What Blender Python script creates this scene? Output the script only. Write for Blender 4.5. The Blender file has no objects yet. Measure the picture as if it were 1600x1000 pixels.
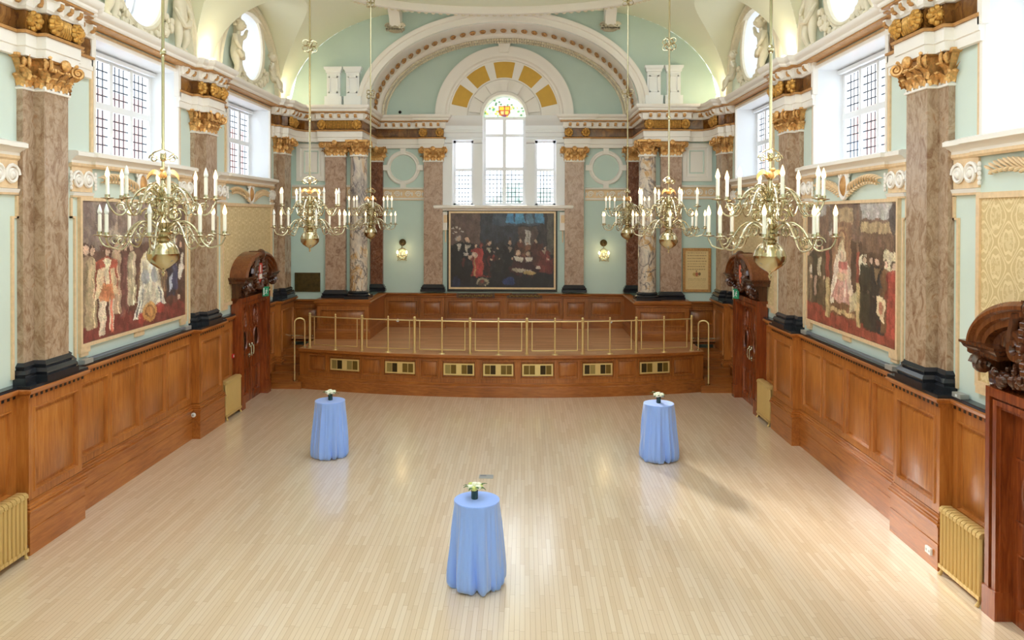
import bpy, math, random
from math import sin, cos, pi, sqrt, radians
from mathutils import Vector, Matrix
random.seed(11)
SC = bpy.context.scene
COL = SC.collection

# ------------------------------------------------------------ materials
def lin(c):
    c = c / 255.0
    return c / 12.92 if c <= 0.04045 else ((c + 0.055) / 1.055) ** 2.4
def rgb(r, g, b): return (lin(r), lin(g), lin(b), 1.0)
MATS = {}
def base_mat(name):
    m = bpy.data.materials.new(name); m.use_nodes = True
    MATS[name] = m
    return m, m.node_tree.nodes, m.node_tree.links, m.node_tree.nodes['Principled BSDF']
def plain(name, col, rough=.5, metal=0., coat=0., noise=0., nscale=6., bump=0., bscale=40.):
    m, n, l, b = base_mat(name)
    b.inputs['Base Color'].default_value = col
    b.inputs['Roughness'].default_value = rough
    b.inputs['Metallic'].default_value = metal
    b.inputs['Coat Weight'].default_value = coat
    b.inputs['Coat Roughness'].default_value = .15
    tc = n.new('ShaderNodeTexCoord')
    if noise:
        t = n.new('ShaderNodeTexNoise'); t.inputs['Scale'].default_value = nscale; t.inputs['Detail'].default_value = 5
        l.new(tc.outputs['Object'], t.inputs['Vector'])
        r = n.new('ShaderNodeValToRGB'); r.color_ramp.elements[0].position = .3; r.color_ramp.elements[1].position = .7
        r.color_ramp.elements[0].color = tuple(c * (1 - noise) for c in col[:3]) + (1,)
        r.color_ramp.elements[1].color = tuple(min(1, c * (1 + noise)) for c in col[:3]) + (1,)
        l.new(t.outputs['Fac'], r.inputs['Fac']); l.new(r.outputs['Color'], b.inputs['Base Color'])
    if bump:
        t = n.new('ShaderNodeTexNoise'); t.inputs['Scale'].default_value = bscale; t.inputs['Detail'].default_value = 4
        l.new(tc.outputs['Object'], t.inputs['Vector'])
        bp = n.new('ShaderNodeBump'); bp.inputs['Strength'].default_value = bump; bp.inputs['Distance'].default_value = .02
        l.new(t.outputs['Fac'], bp.inputs['Height']); l.new(bp.outputs['Normal'], b.inputs['Normal'])
    return m
def ramp(n, stops):
    r = n.new('ShaderNodeValToRGB'); e = r.color_ramp.elements
    while len(e) < len(stops): e.new(.5)
    for k, (p, c) in enumerate(stops): e[k].position = p; e[k].color = c
    return r
def wood(name, dark, mid, light, rough=.35, axis='Z', scale=1.0, coat=.25):
    m, n, l, b = base_mat(name)
    tc = n.new('ShaderNodeTexCoord'); mp = n.new('ShaderNodeMapping')
    s = {'X': (1.2, 14, 14), 'Y': (14, 1.2, 14), 'Z': (14, 14, 1.2)}[axis]
    mp.inputs['Scale'].default_value = tuple(scale * q for q in s)
    l.new(tc.outputs['Object'], mp.inputs['Vector'])
    t = n.new('ShaderNodeTexNoise'); t.inputs['Scale'].default_value = 1.6; t.inputs['Detail'].default_value = 8; t.inputs['Roughness'].default_value = .65; t.inputs['Distortion'].default_value = .6
    l.new(mp.outputs['Vector'], t.inputs['Vector'])
    big = n.new('ShaderNodeTexNoise'); big.inputs['Scale'].default_value = .9
    l.new(tc.outputs['Object'], big.inputs['Vector'])
    mx = n.new('ShaderNodeMath'); mx.operation = 'MULTIPLY_ADD'; mx.inputs[1].default_value = .35; 
    l.new(big.outputs['Fac'], mx.inputs[0]); 
    m2 = n.new('ShaderNodeMath'); m2.operation = 'MULTIPLY'; m2.inputs[1].default_value = .65
    l.new(t.outputs['Fac'], m2.inputs[0]); l.new(m2.outputs[0], mx.inputs[2])
    r = ramp(n, [(.32, dark), (.5, mid), (.68, light)])
    l.new(mx.outputs[0], r.inputs['Fac']); l.new(r.outputs['Color'], b.inputs['Base Color'])
    b.inputs['Roughness'].default_value = rough; b.inputs['Coat Weight'].default_value = coat; b.inputs['Coat Roughness'].default_value = .2
    return m
def planks(name, c1, c2, c3, rowh, length, along='Y', rough=.32, gap=.0025):
    m, n, l, b = base_mat(name)
    tc = n.new('ShaderNodeTexCoord'); mp = n.new('ShaderNodeMapping')
    if along == 'Y': mp.inputs['Rotation'].default_value = (0, 0, radians(90))
    l.new(tc.outputs['Object'], mp.inputs['Vector'])
    br = n.new('ShaderNodeTexBrick')
    for k, v in (('Scale', 1), ('Mortar Size', gap), ('Mortar Smooth', .4), ('Bias', 0), ('Brick Width', length), ('Row Height', rowh)): br.inputs[k].default_value = v
    br.offset = .37; br.offset_frequency = 2; br.squash = 1.3; br.squash_frequency = 3
    br.inputs['Color1'].default_value = (0, 0, 0, 1); br.inputs['Color2'].default_value = (1, 1, 1, 1); br.inputs['Mortar'].default_value = (.5, .5, .5, 1)
    l.new(mp.outputs['Vector'], br.inputs['Vector'])
    st = n.new('ShaderNodeMapping'); st.inputs['Scale'].default_value = (.9, 16, 1); l.new(mp.outputs['Vector'], st.inputs['Vector'])
    g = n.new('ShaderNodeTexNoise'); g.inputs['Scale'].default_value = 1.7; g.inputs['Detail'].default_value = 7; g.inputs['Roughness'].default_value = .7
    l.new(st.outputs['Vector'], g.inputs['Vector'])
    a = n.new('ShaderNodeMixRGB'); a.inputs['Fac'].default_value = .5
    l.new(br.outputs['Color'], a.inputs['Color1']); l.new(g.outputs['Color'], a.inputs['Color2'])
    bw = n.new('ShaderNodeRGBToBW'); l.new(a.outputs['Color'], bw.inputs['Color'])
    r = ramp(n, [(.2, c1), (.5, c2), (.8, c3)]); l.new(bw.outputs['Val'], r.inputs['Fac'])
    dk = n.new('ShaderNodeMixRGB'); dk.blend_type = 'MULTIPLY'; dk.inputs['Color2'].default_value = (.62, .52, .42, 1)
    l.new(br.outputs['Fac'], dk.inputs['Fac']); l.new(r.outputs['Color'], dk.inputs['Color1'])
    l.new(dk.outputs['Color'], b.inputs['Base Color'])
    b.inputs['Roughness'].default_value = rough; b.inputs['Specular IOR Level'].default_value = .5
    return m
def marble(name, stops, vein, scale=2.2, vscale=3.5, veinw=.06, rough=.22, stretch=(1, 1, .5), veinmix=.7):
    m, n, l, b = base_mat(name)
    tc = n.new('ShaderNodeTexCoord'); mp = n.new('ShaderNodeMapping'); mp.inputs['Scale'].default_value = stretch
    geo = n.new('ShaderNodeNewGeometry'); l.new(geo.outputs['Position'], mp.inputs['Vector'])
    t = n.new('ShaderNodeTexNoise'); t.inputs['Scale'].default_value = scale; t.inputs['Detail'].default_value = 9; t.inputs['Roughness'].default_value = .68; t.inputs['Distortion'].default_value = 1.2
    l.new(mp.outputs['Vector'], t.inputs['Vector'])
    r = ramp(n, stops); l.new(t.outputs['Fac'], r.inputs['Fac'])
    v = n.new('ShaderNodeTexNoise'); v.inputs['Scale'].default_value = vscale; v.inputs['Detail'].default_value = 5; v.inputs['Distortion'].default_value = 2.0
    l.new(mp.outputs['Vector'], v.inputs['Vector'])
    s = n.new('ShaderNodeMath'); s.operation = 'SUBTRACT'; s.inputs[1].default_value = .5; l.new(v.outputs['Fac'], s.inputs[0])
    ab = n.new('ShaderNodeMath'); ab.operation = 'ABSOLUTE'; l.new(s.outputs[0], ab.inputs[0])
    vr = ramp(n, [(0, (1, 1, 1, 1)), (veinw, (0, 0, 0, 1))]); l.new(ab.outputs[0], vr.inputs['Fac'])
    vm = n.new('ShaderNodeMath'); vm.operation = 'MULTIPLY'; vm.inputs[1].default_value = veinmix; l.new(vr.outputs['Color'], vm.inputs[0])
    mx = n.new('ShaderNodeMixRGB'); mx.inputs['Color2'].default_value = vein
    l.new(vm.outputs[0], mx.inputs['Fac']); l.new(r.outputs['Color'], mx.inputs['Color1']); l.new(mx.outputs['Color'], b.inputs['Base Color'])
    b.inputs['Roughness'].default_value = rough
    return m
def glow(name, col, strength):
    m, n, l, b = base_mat(name)
    b.inputs['Base Color'].default_value = col; b.inputs['Emission Color'].default_value = col; b.inputs['Emission Strength'].default_value = strength
    return m
def vcol(name, rough=.5, noise=.0):
    m, n, l, b = base_mat(name)
    a = n.new('ShaderNodeVertexColor'); a.layer_name = 'paint'
    l.new(a.outputs['Color'], b.inputs['Base Color']); b.inputs['Roughness'].default_value = rough
    return m

# ------------------------------------------------------------ mesh builder
class MB:
    def __init__(s, T=None): s.v = []; s.f = []; s.mi = []; s.T = T; s.cur = 0
    def p(s, *c):
        c = tuple(c)
        s.v.append(tuple(s.T(*c)) if s.T else c); return len(s.v) - 1
    def face(s, *ids): s.f.append(tuple(ids)); s.mi.append(s.cur)
    def poly(s, pts): s.face(*[s.p(*q) for q in pts])
    def box(s, x0, x1, y0, y1, z0, z1, n=1, axis=0):
        rng = [(x0, x1), (y0, y1), (z0, z1)]
        for k in range(n):
            r = [list(q) for q in rng]; a, b = rng[axis]
            r[axis] = [a + (b - a) * k / n, a + (b - a) * (k + 1) / n]
            (a0, a1), (b0, b1), (c0, c1) = r
            i = [s.p(x, y, z) for z in (c0, c1) for y in (b0, b1) for x in (a0, a1)]
            F = [(0, 2, 3, 1), (4, 5, 7, 6), (0, 1, 5, 4), (2, 6, 7, 3), (0, 4, 6, 2), (1, 3, 7, 5)]
            for fi, q in enumerate(F):
                ax = (2, 2, 1, 1, 0, 0)[fi]
                if ax == axis and n > 1 and ((fi in (0, 2, 4) and k > 0) or (fi in (1, 3, 5) and k < n - 1)): continue
                s.face(*[i[j] for j in q])
    def grid(s, fn, nu, nv, cu=False, cv=False):
        ids = [[s.p(*fn(u / nu, v / nv)) for v in range(nv + (0 if cv else 1))] for u in range(nu + (0 if cu else 1))]
        U, V = len(ids), len(ids[0])
        for u in range(nu):
            for v in range(nv):
                s.face(ids[u][v], ids[(u + 1) % U][v], ids[(u + 1) % U][(v + 1) % V], ids[u][(v + 1) % V])
        return ids
    def lathe(s, prof, n=16, c=(0, 0, 0), axis='z', cap=True, mod=None):
        rings = []
        for r, h in prof:
            ring = []
            for k in range(n):
                a = 2 * pi * k / n; rr = r * (mod(a, h) if mod else 1)
                q = (rr * cos(a), rr * sin(a), h)
                if axis == 'x': q = (q[2], q[0], q[1])
                if axis == 'y': q = (q[0], q[2], q[1])
                ring.append(s.p(c[0] + q[0], c[1] + q[1], c[2] + q[2]))
            rings.append(ring)
        for a, b in zip(rings, rings[1:]):
            for k in range(n): s.face(a[k], a[(k + 1) % n], b[(k + 1) % n], b[k])
        if cap: s.face(*rings[0][::-1]); s.face(*rings[-1])
    def tube(s, pts, r, n=8, closed=False, cap=True):
        P = [Vector(q) for q in pts]; N = len(P)
        R = r if isinstance(r, (list, tuple)) else [r] * N
        rings = []; up = None
        for k in range(N):
            if closed: d = P[(k + 1) % N] - P[k - 1]
            else: d = P[min(k + 1, N - 1)] - P[max(k - 1, 0)]
            if d.length < 1e-9: d = Vector((0, 0, 1))
            d.normalize()
            if up is None: up = Vector((0, 0, 1)) if abs(d.z) < .9 else Vector((1, 0, 0))
            a = up - d * up.dot(d)
            if a.length < 1e-6: a = Vector((1, 0, 0)) - d * d.x
            a.normalize(); up = a; b = d.cross(a)
            rings.append([s.p(*(P[k] + (a * cos(2 * pi * j / n) + b * sin(2 * pi * j / n)) * R[k])) for j in range(n)])
        M = N if closed else N - 1
        for k in range(M):
            A, B = rings[k], rings[(k + 1) % N]
            for j in range(n): s.face(A[j], A[(j + 1) % n], B[(j + 1) % n], B[j])
        if cap and not closed: s.face(*rings[0][::-1]); s.face(*rings[-1])
    def ball(s, c, r, n=10, m=7, fn=None):
        rx, ry, rz = r if isinstance(r, (list, tuple)) else (r, r, r)
        rings = []
        for i in range(1, m):
            t = pi * i / m
            rings.append([s.p(c[0] + rx * sin(t) * cos(2 * pi * k / n), c[1] + ry * sin(t) * sin(2 * pi * k / n), c[2] - rz * cos(t)) for k in range(n)])
        a = s.p(c[0], c[1], c[2] - rz); b = s.p(c[0], c[1], c[2] + rz)
        for k in range(n):
            s.face(a, rings[0][(k + 1) % n], rings[0][k]); s.face(b, rings[-1][k], rings[-1][(k + 1) % n])
        for A, B in zip(rings, rings[1:]):
            for k in range(n): s.face(A[k], A[(k + 1) % n], B[(k + 1) % n], B[k])
    def prism(s, pts, fn, a0, a1):
        """closed outline pts (u,v), fn(u,v,w) -> point, from w=a0 to a1"""
        A = [s.p(*fn(u, v, a0)) for u, v in pts]; B = [s.p(*fn(u, v, a1)) for u, v in pts]
        n = len(pts); s.face(*A[::-1]); s.face(*B)
        for k in range(n): s.face(A[k], A[(k + 1) % n], B[(k + 1) % n], B[k])
    def sweep(s, path, prof, caps=True, closed=False, order=None):
        """path (a,b) with outward on the left; prof (out,z); vertices as (a,b,z)"""
        N = len(path); D = []
        M = N if closed else N - 1
        for k in range(M):
            (a0, b0), (a1, b1) = path[k], path[(k + 1) % N]; L = math.hypot(a1 - a0, b1 - b0) or 1
            D.append((-(b1 - b0) / L, (a1 - a0) / L))
        rows = []
        for k in range(N):
            if closed: n0, n1 = D[k - 1], D[k]
            else: n0, n1 = D[max(k - 1, 0)], D[min(k, M - 1)]
            mx, my = n0[0] + n1[0], n0[1] + n1[1]; q = mx * n0[0] + my * n0[1]
            if abs(q) < .15: q = .15
            rows.append([s.p(path[k][0] + o * mx / q, path[k][1] + o * my / q, z) for o, z in prof])
        for k in range(M):
            A, B = rows[k], rows[(k + 1) % N]
            for j in range(len(prof) - 1): s.face(A[j], B[j], B[j + 1], A[j + 1])
        if caps and not closed: s.face(*rows[0]); s.face(*rows[-1][::-1])
    def rings(s, frames):
        """nested closed loops of equal length; last is filled"""
        ids = [[s.p(*q) for q in fr] for fr in frames]
        for A, B in zip(ids, ids[1:]):
            n = len(A)
            for k in range(n): s.face(A[k], A[(k + 1) % n], B[(k + 1) % n], B[k])
        s.face(*ids[-1])
    def merge(s, o, M):
        n = len(s.v); s.v += [tuple(M @ Vector(q)) for q in o.v]
        s.f += [tuple(i + n for i in f) for f in o.f]; s.mi += [s.cur if o.cur == 0 else m for m in o.mi]
    def build(s, name, mats, parent=None, smooth=True, ang=38, props=None, loc=None):
        me = bpy.data.meshes.new(name)
        off = Vector((0, 0, 0))
        if parent is not None and parent.get('_world'): off = Vector(parent['_world'])
        if loc is not None: off = Vector(loc)
        me.from_pydata([(x - off.x, y - off.y, z - off.z) for x, y, z in s.v], [], s.f)
        if not isinstance(mats, (list, tuple)): mats = [mats]
        for m in mats: me.materials.append(MATS[m])
        if len(mats) > 1: me.polygons.foreach_set('material_index', s.mi)
        me.update()
        if smooth:
            me.polygons.foreach_set('use_smooth', [True] * len(me.polygons))
            try: me.set_sharp_from_angle(angle=radians(ang))
            except Exception: pass
        o = bpy.data.objects.new(name, me); COL.objects.link(o)
        if loc is not None: o.location = loc
        if parent is not None:
            o.parent = parent
            if parent.get('_world'): o['_world'] = list(parent['_world'])
        if props:
            for k, v in props.items(): o[k] = v
        return o

WORLDKEYS = []
def thing(name, label, cat, loc=(0, 0, 0), rotz=0, group=None, world=False):
    o = bpy.data.objects.new(name, None); COL.objects.link(o); o.empty_display_size = .1
    o.location = loc; o.rotation_euler = (0, 0, rotz); o['label'] = label; o['category'] = cat
    if group: o['group'] = group
    if world: o['_world'] = list(loc); WORLDKEYS.append(o)
    return o
def struct(name, loc=(0, 0, 0), label=None):
    o = bpy.data.objects.new(name, None); COL.objects.link(o); o.empty_display_size = .1; o.location = loc
    o['kind'] = 'structure'; o['_world'] = list(loc); WORLDKEYS.append(o)
    if label: o['label'] = label
    return o
def sprops(label=None):
    d = {'kind': 'structure'}
    if label: d['label'] = label
    return d
def tprops(label, cat, group=None):
    d = {'label': label, 'category': cat}
    if group: d['group'] = group
    return d
KIDS = {}
def dup(root, loc, rotz=None, label=None, group=None, scale=None):
    kids = {}
    for q in COL.objects:
        if q.parent is not None: kids.setdefault(q.parent.name, []).append(q)
    def rec(o, par):
        c = o.copy(); COL.objects.link(c)
        if par is not None: c.parent = par
        for ch in kids.get(o.name, []): rec(ch, c)
        return c
    r = rec(root, None); r.location = loc
    if rotz is not None: r.rotation_euler = (0, 0, rotz)
    if label: r['label'] = label
    if group: r['group'] = group
    if scale: r.scale = scale
    return r
def side(s):
    """(y, p, z): along the wall, out from the wall, up"""
    return lambda y, p, z: (s * (WX - p), y, z)
def back(x, b, z): return (x, -b, z)
WX = 6.5
def panel_row(mb, a0, a1, z0, z1, panels, pz0, pz1, b, d=.04, rise=.03):
    """flat face at b with moulded raised panels; coordinates (a, b, z)"""
    if pz0 > z0: mb.poly([(a0, b, z0), (a1, b, z0), (a1, b, pz0), (a0, b, pz0)])
    if pz1 < z1: mb.poly([(a0, b, pz1), (a1, b, pz1), (a1, b, z1), (a0, b, z1)])
    x = a0
    for q0, q1 in list(panels) + [(a1, None)]:
        if q0 > x + 1e-4: mb.poly([(x, b, pz0), (q0, b, pz0), (q0, b, pz1), (x, b, pz1)])
        if q1 is None: break
        fr = []
        for ins, db in ((0, 0), (.006, .018), (.026, .018), (.042, -d), (.075, -d), (.115, -d + rise)):
            fr.append([(q0 + ins, b + db, pz0 + ins), (q1 - ins, b + db, pz0 + ins), (q1 - ins, b + db, pz1 - ins), (q0 + ins, b + db, pz1 - ins)])
        mb.rings(fr); x = q1
# ------------------------------------------------------------ palette
WALL = rgb(200, 222, 210)
plain('mint_paint', rgb(210, 223, 213), .6, noise=.03, nscale=1.2)
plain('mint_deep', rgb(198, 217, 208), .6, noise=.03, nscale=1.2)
plain('white_trim', rgb(243, 237, 229), .5)
plain('white_gloss', rgb(240, 241, 243), .35)
plain('vault_cream', rgb(236, 238, 214), .6)
plain('plaster', rgb(232, 222, 198), .55, noise=.05, nscale=9)
plain('gilt_paint', rgb(196, 146, 88), .4, metal=.25, noise=.15, nscale=14)
plain('pale_gilt', rgb(231, 201, 160), .5, metal=.1, noise=.08, nscale=14)
plain('gold_leaf', rgb(222, 170, 104), .36, metal=.4, noise=.28, nscale=26)
plain('old_gold', rgb(196, 146, 70), .36, metal=.45, noise=.35, nscale=22)
plain('brass', rgb(188, 176, 142), .2, metal=1.)
plain('brass_pale', rgb(190, 181, 154), .24, metal=1.)
plain('brass_rail', rgb(232, 208, 150), .3, metal=.75)
plain('radiator_gold', rgb(214, 180, 114), .38, metal=.2)
plain('black_stone', rgb(38, 40, 45), .16)
plain('black_trim', rgb(26, 24, 22), .4)
plain('grey_ledge', rgb(96, 104, 112), .3)
plain('grey_metal', rgb(150, 152, 155), .35, metal=.8)
plain('lead', rgb(70, 74, 84), .5)
plain('cloth_blue', rgb(140, 176, 250), .5, bump=.08, bscale=300)
plain('candle', rgb(246, 240, 226), .4)
plain('candle_dim', rgb(235, 235, 232), .25)
plain('ochre_panel', rgb(210, 164, 54), .5, noise=.04)
plain('white_plastic', rgb(238, 238, 238), .35)
plain('red_plastic', rgb(200, 40, 40), .35)
plain('vase_glass', rgb(40, 66, 60), .1)
plain('petal_white', rgb(238, 238, 214), .6)
plain('petal_lime', rgb(206, 212, 120), .6)
plain('leaf_green', rgb(74, 104, 52), .55)
plain('steel_plate', rgb(176, 176, 172), .35, metal=.4)
plain('dark_bronze', rgb(88, 70, 34), .4, metal=.4, noise=.3, nscale=9)
plain('vent_dark', rgb(66, 50, 14), .5, metal=.3)
plain('vent_mid', rgb(128, 100, 40), .45, metal=.4)
plain('vent_pale', rgb(172, 150, 88), .4, metal=.4)
plain('vent_frame', rgb(226, 196, 130), .35, metal=.3)
plain('stucco', rgb(236, 236, 240), .9)
plain('brick_red', rgb(222, 172, 160), .9, noise=.1, nscale=2.0)
plain('stone_pale', rgb(206, 206, 214), .9)
plain('slate_blue', rgb(170, 186, 214), .8)
plain('tree_green', rgb(196, 210, 200), .9, noise=.3, nscale=2)
plain('bark', rgb(90, 74, 60), .9)
plain('shield_red', rgb(196, 60, 40), .4)
plain('shield_rose', rgb(226, 124, 92), .45, noise=.2, nscale=18)
plain('shield_white', rgb(236, 228, 218), .4)
plain('exit_green', rgb(30, 140, 100), .4)
plain('porthole', rgb(26, 14, 8), .12)
wood('oak', rgb(134, 72, 24), rgb(174, 104, 42), rgb(198, 130, 62), .34)
wood('oak_rail', rgb(134, 72, 26), rgb(172, 102, 42), rgb(196, 126, 62), .34, 'Y')
wood('oak_across', rgb(118, 62, 20), rgb(156, 90, 34), rgb(182, 112, 50), .34, 'X')
wood('oak_stage', rgb(120, 64, 22), rgb(158, 92, 36), rgb(184, 114, 52), .34)
wood('oak_door', rgb(92, 36, 12), rgb(134, 62, 24), rgb(168, 88, 40), .26)
wood('oak_hood', rgb(84, 44, 22), rgb(118, 66, 34), rgb(146, 88, 48), .24)
wood('oak_dark', rgb(52, 26, 16), rgb(84, 46, 26), rgb(112, 64, 36), .2)
planks('maple_floor', rgb(218, 192, 158), rgb(228, 205, 174), rgb(234, 214, 187), .062, .85, 'Y', .3)
planks('stage_boards', rgb(170, 116, 72), rgb(198, 144, 98), rgb(216, 168, 122), .085, 1.6, 'X', .34)
marble('marble_brown', [(.3, rgb(132, 98, 74)), (.45, rgb(164, 136, 110)), (.56, rgb(188, 164, 140)), (.66, rgb(170, 136, 106)), (.76, rgb(146, 102, 72))], rgb(116, 80, 56), 5.5, 3.0, .035, .25, (1, 1, .6), .3)
marble('marble_rose', [(.3, rgb(130, 98, 80)), (.46, rgb(176, 144, 122)), (.58, rgb(196, 168, 146)), (.72, rgb(152, 114, 92))], rgb(128, 84, 66), 7, 4.0, .03, .25, (1, 1, .7), .3)
marble('marble_dark', [(.3, rgb(84, 44, 28)), (.5, rgb(120, 70, 48)), (.66, rgb(150, 98, 72))], rgb(196, 160, 140), 7, 5, .02, .25, (1, 1, .7), .4)
marble('marble_breccia', [(.28, rgb(90, 84, 88)), (.42, rgb(186, 172, 160)), (.52, rgb(222, 208, 190)), (.62, rgb(196, 150, 90)), (.74, rgb(150, 132, 120))], rgb(88, 82, 90), 1.7, 1.5, .035, .2, (1, 1, .7), .85)
marble('frieze_marble', [(.3, rgb(78, 44, 14)), (.5, rgb(120, 76, 30)), (.7, rgb(160, 110, 50))], rgb(70, 36, 14), 3, 3, .03, .25)
def damask():
    m, n, l, b = base_mat('damask')
    tc = n.new('ShaderNodeTexCoord'); sp = n.new('ShaderNodeSeparateXYZ'); l.new(tc.outputs['Object'], sp.inputs[0])
    def M(op, a, bb=None, c=None):
        q = n.new('ShaderNodeMath'); q.operation = op
        for i, x in enumerate((a, bb, c)):
            if x is None: continue
            if isinstance(x, (int, float)): q.inputs[i].default_value = x
            else: l.new(x, q.inputs[i])
        return q.outputs[0]
    y, z = sp.outputs['Y'], sp.outputs['Z']
    wob = M('MULTIPLY', M('SINE', M('MULTIPLY', z, 2 * pi / .31)), .5)
    A = M('COSINE', M('MULTIPLY', y, 2 * pi / .5)); B = M('COSINE', M('ADD', M('MULTIPLY', z, 2 * pi / .62), 0))
    S = M('ADD', A, B)                      # ogee lattice of staggered medallions
    og = M('ABSOLUTE', M('SUBTRACT', M('ABSOLUTE', S), .22)); ring = M('LESS_THAN', og, .1)
    core = M('LESS_THAN', M('ABSOLUTE', M('SUBTRACT', M('ABSOLUTE', S), M('ADD', 1.15, M('MULTIPLY', M('COSINE', M('MULTIPLY', y, 2 * pi / .125)), .22)))), .2)
    tx = n.new('ShaderNodeTexNoise'); tx.inputs['Scale'].default_value = 17; l.new(tc.outputs['Object'], tx.inputs['Vector'])
    leaf = M('GREATER_THAN', M('ADD', M('MULTIPLY', tx.outputs['Fac'], 1.2), M('MULTIPLY', M('ABSOLUTE', S), .12)), .78)
    pat = M('MINIMUM', M('ADD', M('ADD', ring, core), M('MULTIPLY', leaf, .6)), 1)
    mx = n.new('ShaderNodeMixRGB'); mx.inputs['Color1'].default_value = rgb(212, 186, 134); mx.inputs['Color2'].default_value = rgb(234, 212, 166)
    l.new(pat, mx.inputs['Fac']); l.new(mx.outputs['Color'], b.inputs['Base Color']); b.inputs['Roughness'].default_value = .5
damask()
def glass(name, col, gloss=.06):
    m = bpy.data.materials.new(name); m.use_nodes = True; MATS[name] = m
    n = m.node_tree.nodes; l = m.node_tree.links; n.clear()
    o = n.new('ShaderNodeOutputMaterial'); t = n.new('ShaderNodeBsdfTransparent'); g = n.new('ShaderNodeBsdfGlossy'); mx = n.new('ShaderNodeMixShader')
    t.inputs['Color'].default_value = col; g.inputs['Roughness'].default_value = .05; mx.inputs['Fac'].default_value = gloss
    l.new(t.outputs[0], mx.inputs[1]); l.new(g.outputs[0], mx.inputs[2]); l.new(mx.outputs[0], o.inputs[0])
glass('leaded_glass', (.9, .93, .97, 1))
def stained():
    m = bpy.data.materials.new('stained_glass'); m.use_nodes = True; MATS['stained_glass'] = m
    n = m.node_tree.nodes; l = m.node_tree.links; n.clear()
    o = n.new('ShaderNodeOutputMaterial'); t = n.new('ShaderNodeBsdfTranslucent'); t2 = n.new('ShaderNodeBsdfTransparent'); mx = n.new('ShaderNodeMixShader')
    a = n.new('ShaderNodeVertexColor'); a.layer_name = 'paint'; mx.inputs['Fac'].default_value = .75
    dm = n.new('ShaderNodeMixRGB'); dm.blend_type = 'MULTIPLY'; dm.inputs['Fac'].default_value = 1; dm.inputs['Color2'].default_value = (.34, .34, .34, 1); l.new(a.outputs['Color'], dm.inputs['Color1'])
    l.new(dm.outputs['Color'], t.inputs['Color']); l.new(dm.outputs['Color'], t2.inputs['Color'])
    l.new(t2.outputs[0], mx.inputs[1]); l.new(t.outputs[0], mx.inputs[2]); l.new(mx.outputs[0], o.inputs[0])
stained()
vcol('oil_paint', .42); vcol('print_matt', .6)
glow('bulb_lit', (1, .66, .30, 1), 4.0)
MATS['maple_floor'].node_tree.nodes['Principled BSDF'].inputs['Coat Weight'].default_value = 1.0
MATS['maple_floor'].node_tree.nodes['Principled BSDF'].inputs['Coat Roughness'].default_value = .15
MATS['cloth_blue'].node_tree.nodes['Principled BSDF'].inputs['Sheen Weight'].default_value = .5
glow('lamp_lit', (1, .74, .40, 1), 7.0)
# ------------------------------------------------------------ measurements (metres)
YB, YE = -3.4, 23.35          # rear and front ends of the hall
NY = 25.45                    # back wall of the stage recess
NX = 4.42                     # half width of the recess
SPR = 8.06                    # spring line of the vault, top of the cornice
WC = [-2.95, 2.75, 8.45, 14.15, 19.88]   # window bays
WH = 1.53; WZ0, WZ1 = 5.80, 7.70
PC = [11.2, 16.87, 22.38]     # marble pilasters along the side walls
RAIL = 2.38
STZ = 1.1                     # stage height
ACR = 17.4; ACY = 20.27 + ACR
def arcT(u, out, z):
    a = u / ACR; return ((ACR + out) * sin(a), ACY - (ACR + out) * cos(a), z)

# ------------------------------------------------------------ floor
m = MB(); m.box(-6.75, 6.75, YB, NY, -.12, 0); m.build('floor', 'maple_floor', smooth=False, props=sprops('pale maple strip floor of the hall'))

# ------------------------------------------------------------ side walls with window holes
LA, LB = 2.42, 2.27           # lunette half width and rise
OCZ, OCR = 9.2, .9
def side_wall(s, name):
    m = MB(side(s))
    def rect(y0, y1, z0, z1): m.poly([(y0, 0, z0), (y1, 0, z0), (y1, 0, z1), (y0, 0, z1)])
    rect(YB, YE, 0, WZ0); rect(YB, YE, WZ1, SPR)
    y = YB
    for c in WC: rect(y, c - WH, WZ0, WZ1); y = c + WH
    rect(y, YE, WZ0, WZ1)
    for c in WC:               # lunette field around the round window
        inner, outer = [], []
        for k in range(72):
            t = 2 * pi * k / 72; dy, dz = cos(t), sin(t)
            inner.append((c + OCR * dy, 0, OCZ + OCR * dz))
            best = 9
            if dz < 0: best = (SPR - .02 - OCZ) / dz
            A = (dy / LA) ** 2 + (dz / LB) ** 2; B = 2 * (OCZ - SPR) * dz / LB ** 2; Cc = ((OCZ - SPR) / LB) ** 2 - 1
            q = (-B + sqrt(max(0, B * B - 4 * A * Cc))) / (2 * A); best = min(best, q)
            outer.append((c + best * dy, 0, OCZ + best * dz))
        a = [m.p(*q) for q in inner]; b = [m.p(*q) for q in outer]
        for k in range(72): m.face(a[k], a[(k + 1) % 72], b[(k + 1) % 72], b[k])
    # outer skin so that the wall has its thickness
    m.poly([(YB, -.75, 0), (YE, -.75, 0), (YE, -.75, WZ0), (YB, -.75, WZ0)])
    m.build(name, 'mint_paint', smooth=False, props=sprops())
side_wall(-1, 'wall_left'); side_wall(1, 'wall_right')
m = MB(); m.poly([(-6.6, YB, 0), (6.6, YB, 0), (6.6, YB, 11.2), (-6.6, YB, 11.2)]); m.build('wall_rear', 'mint_paint', smooth=False, props=sprops())

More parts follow.
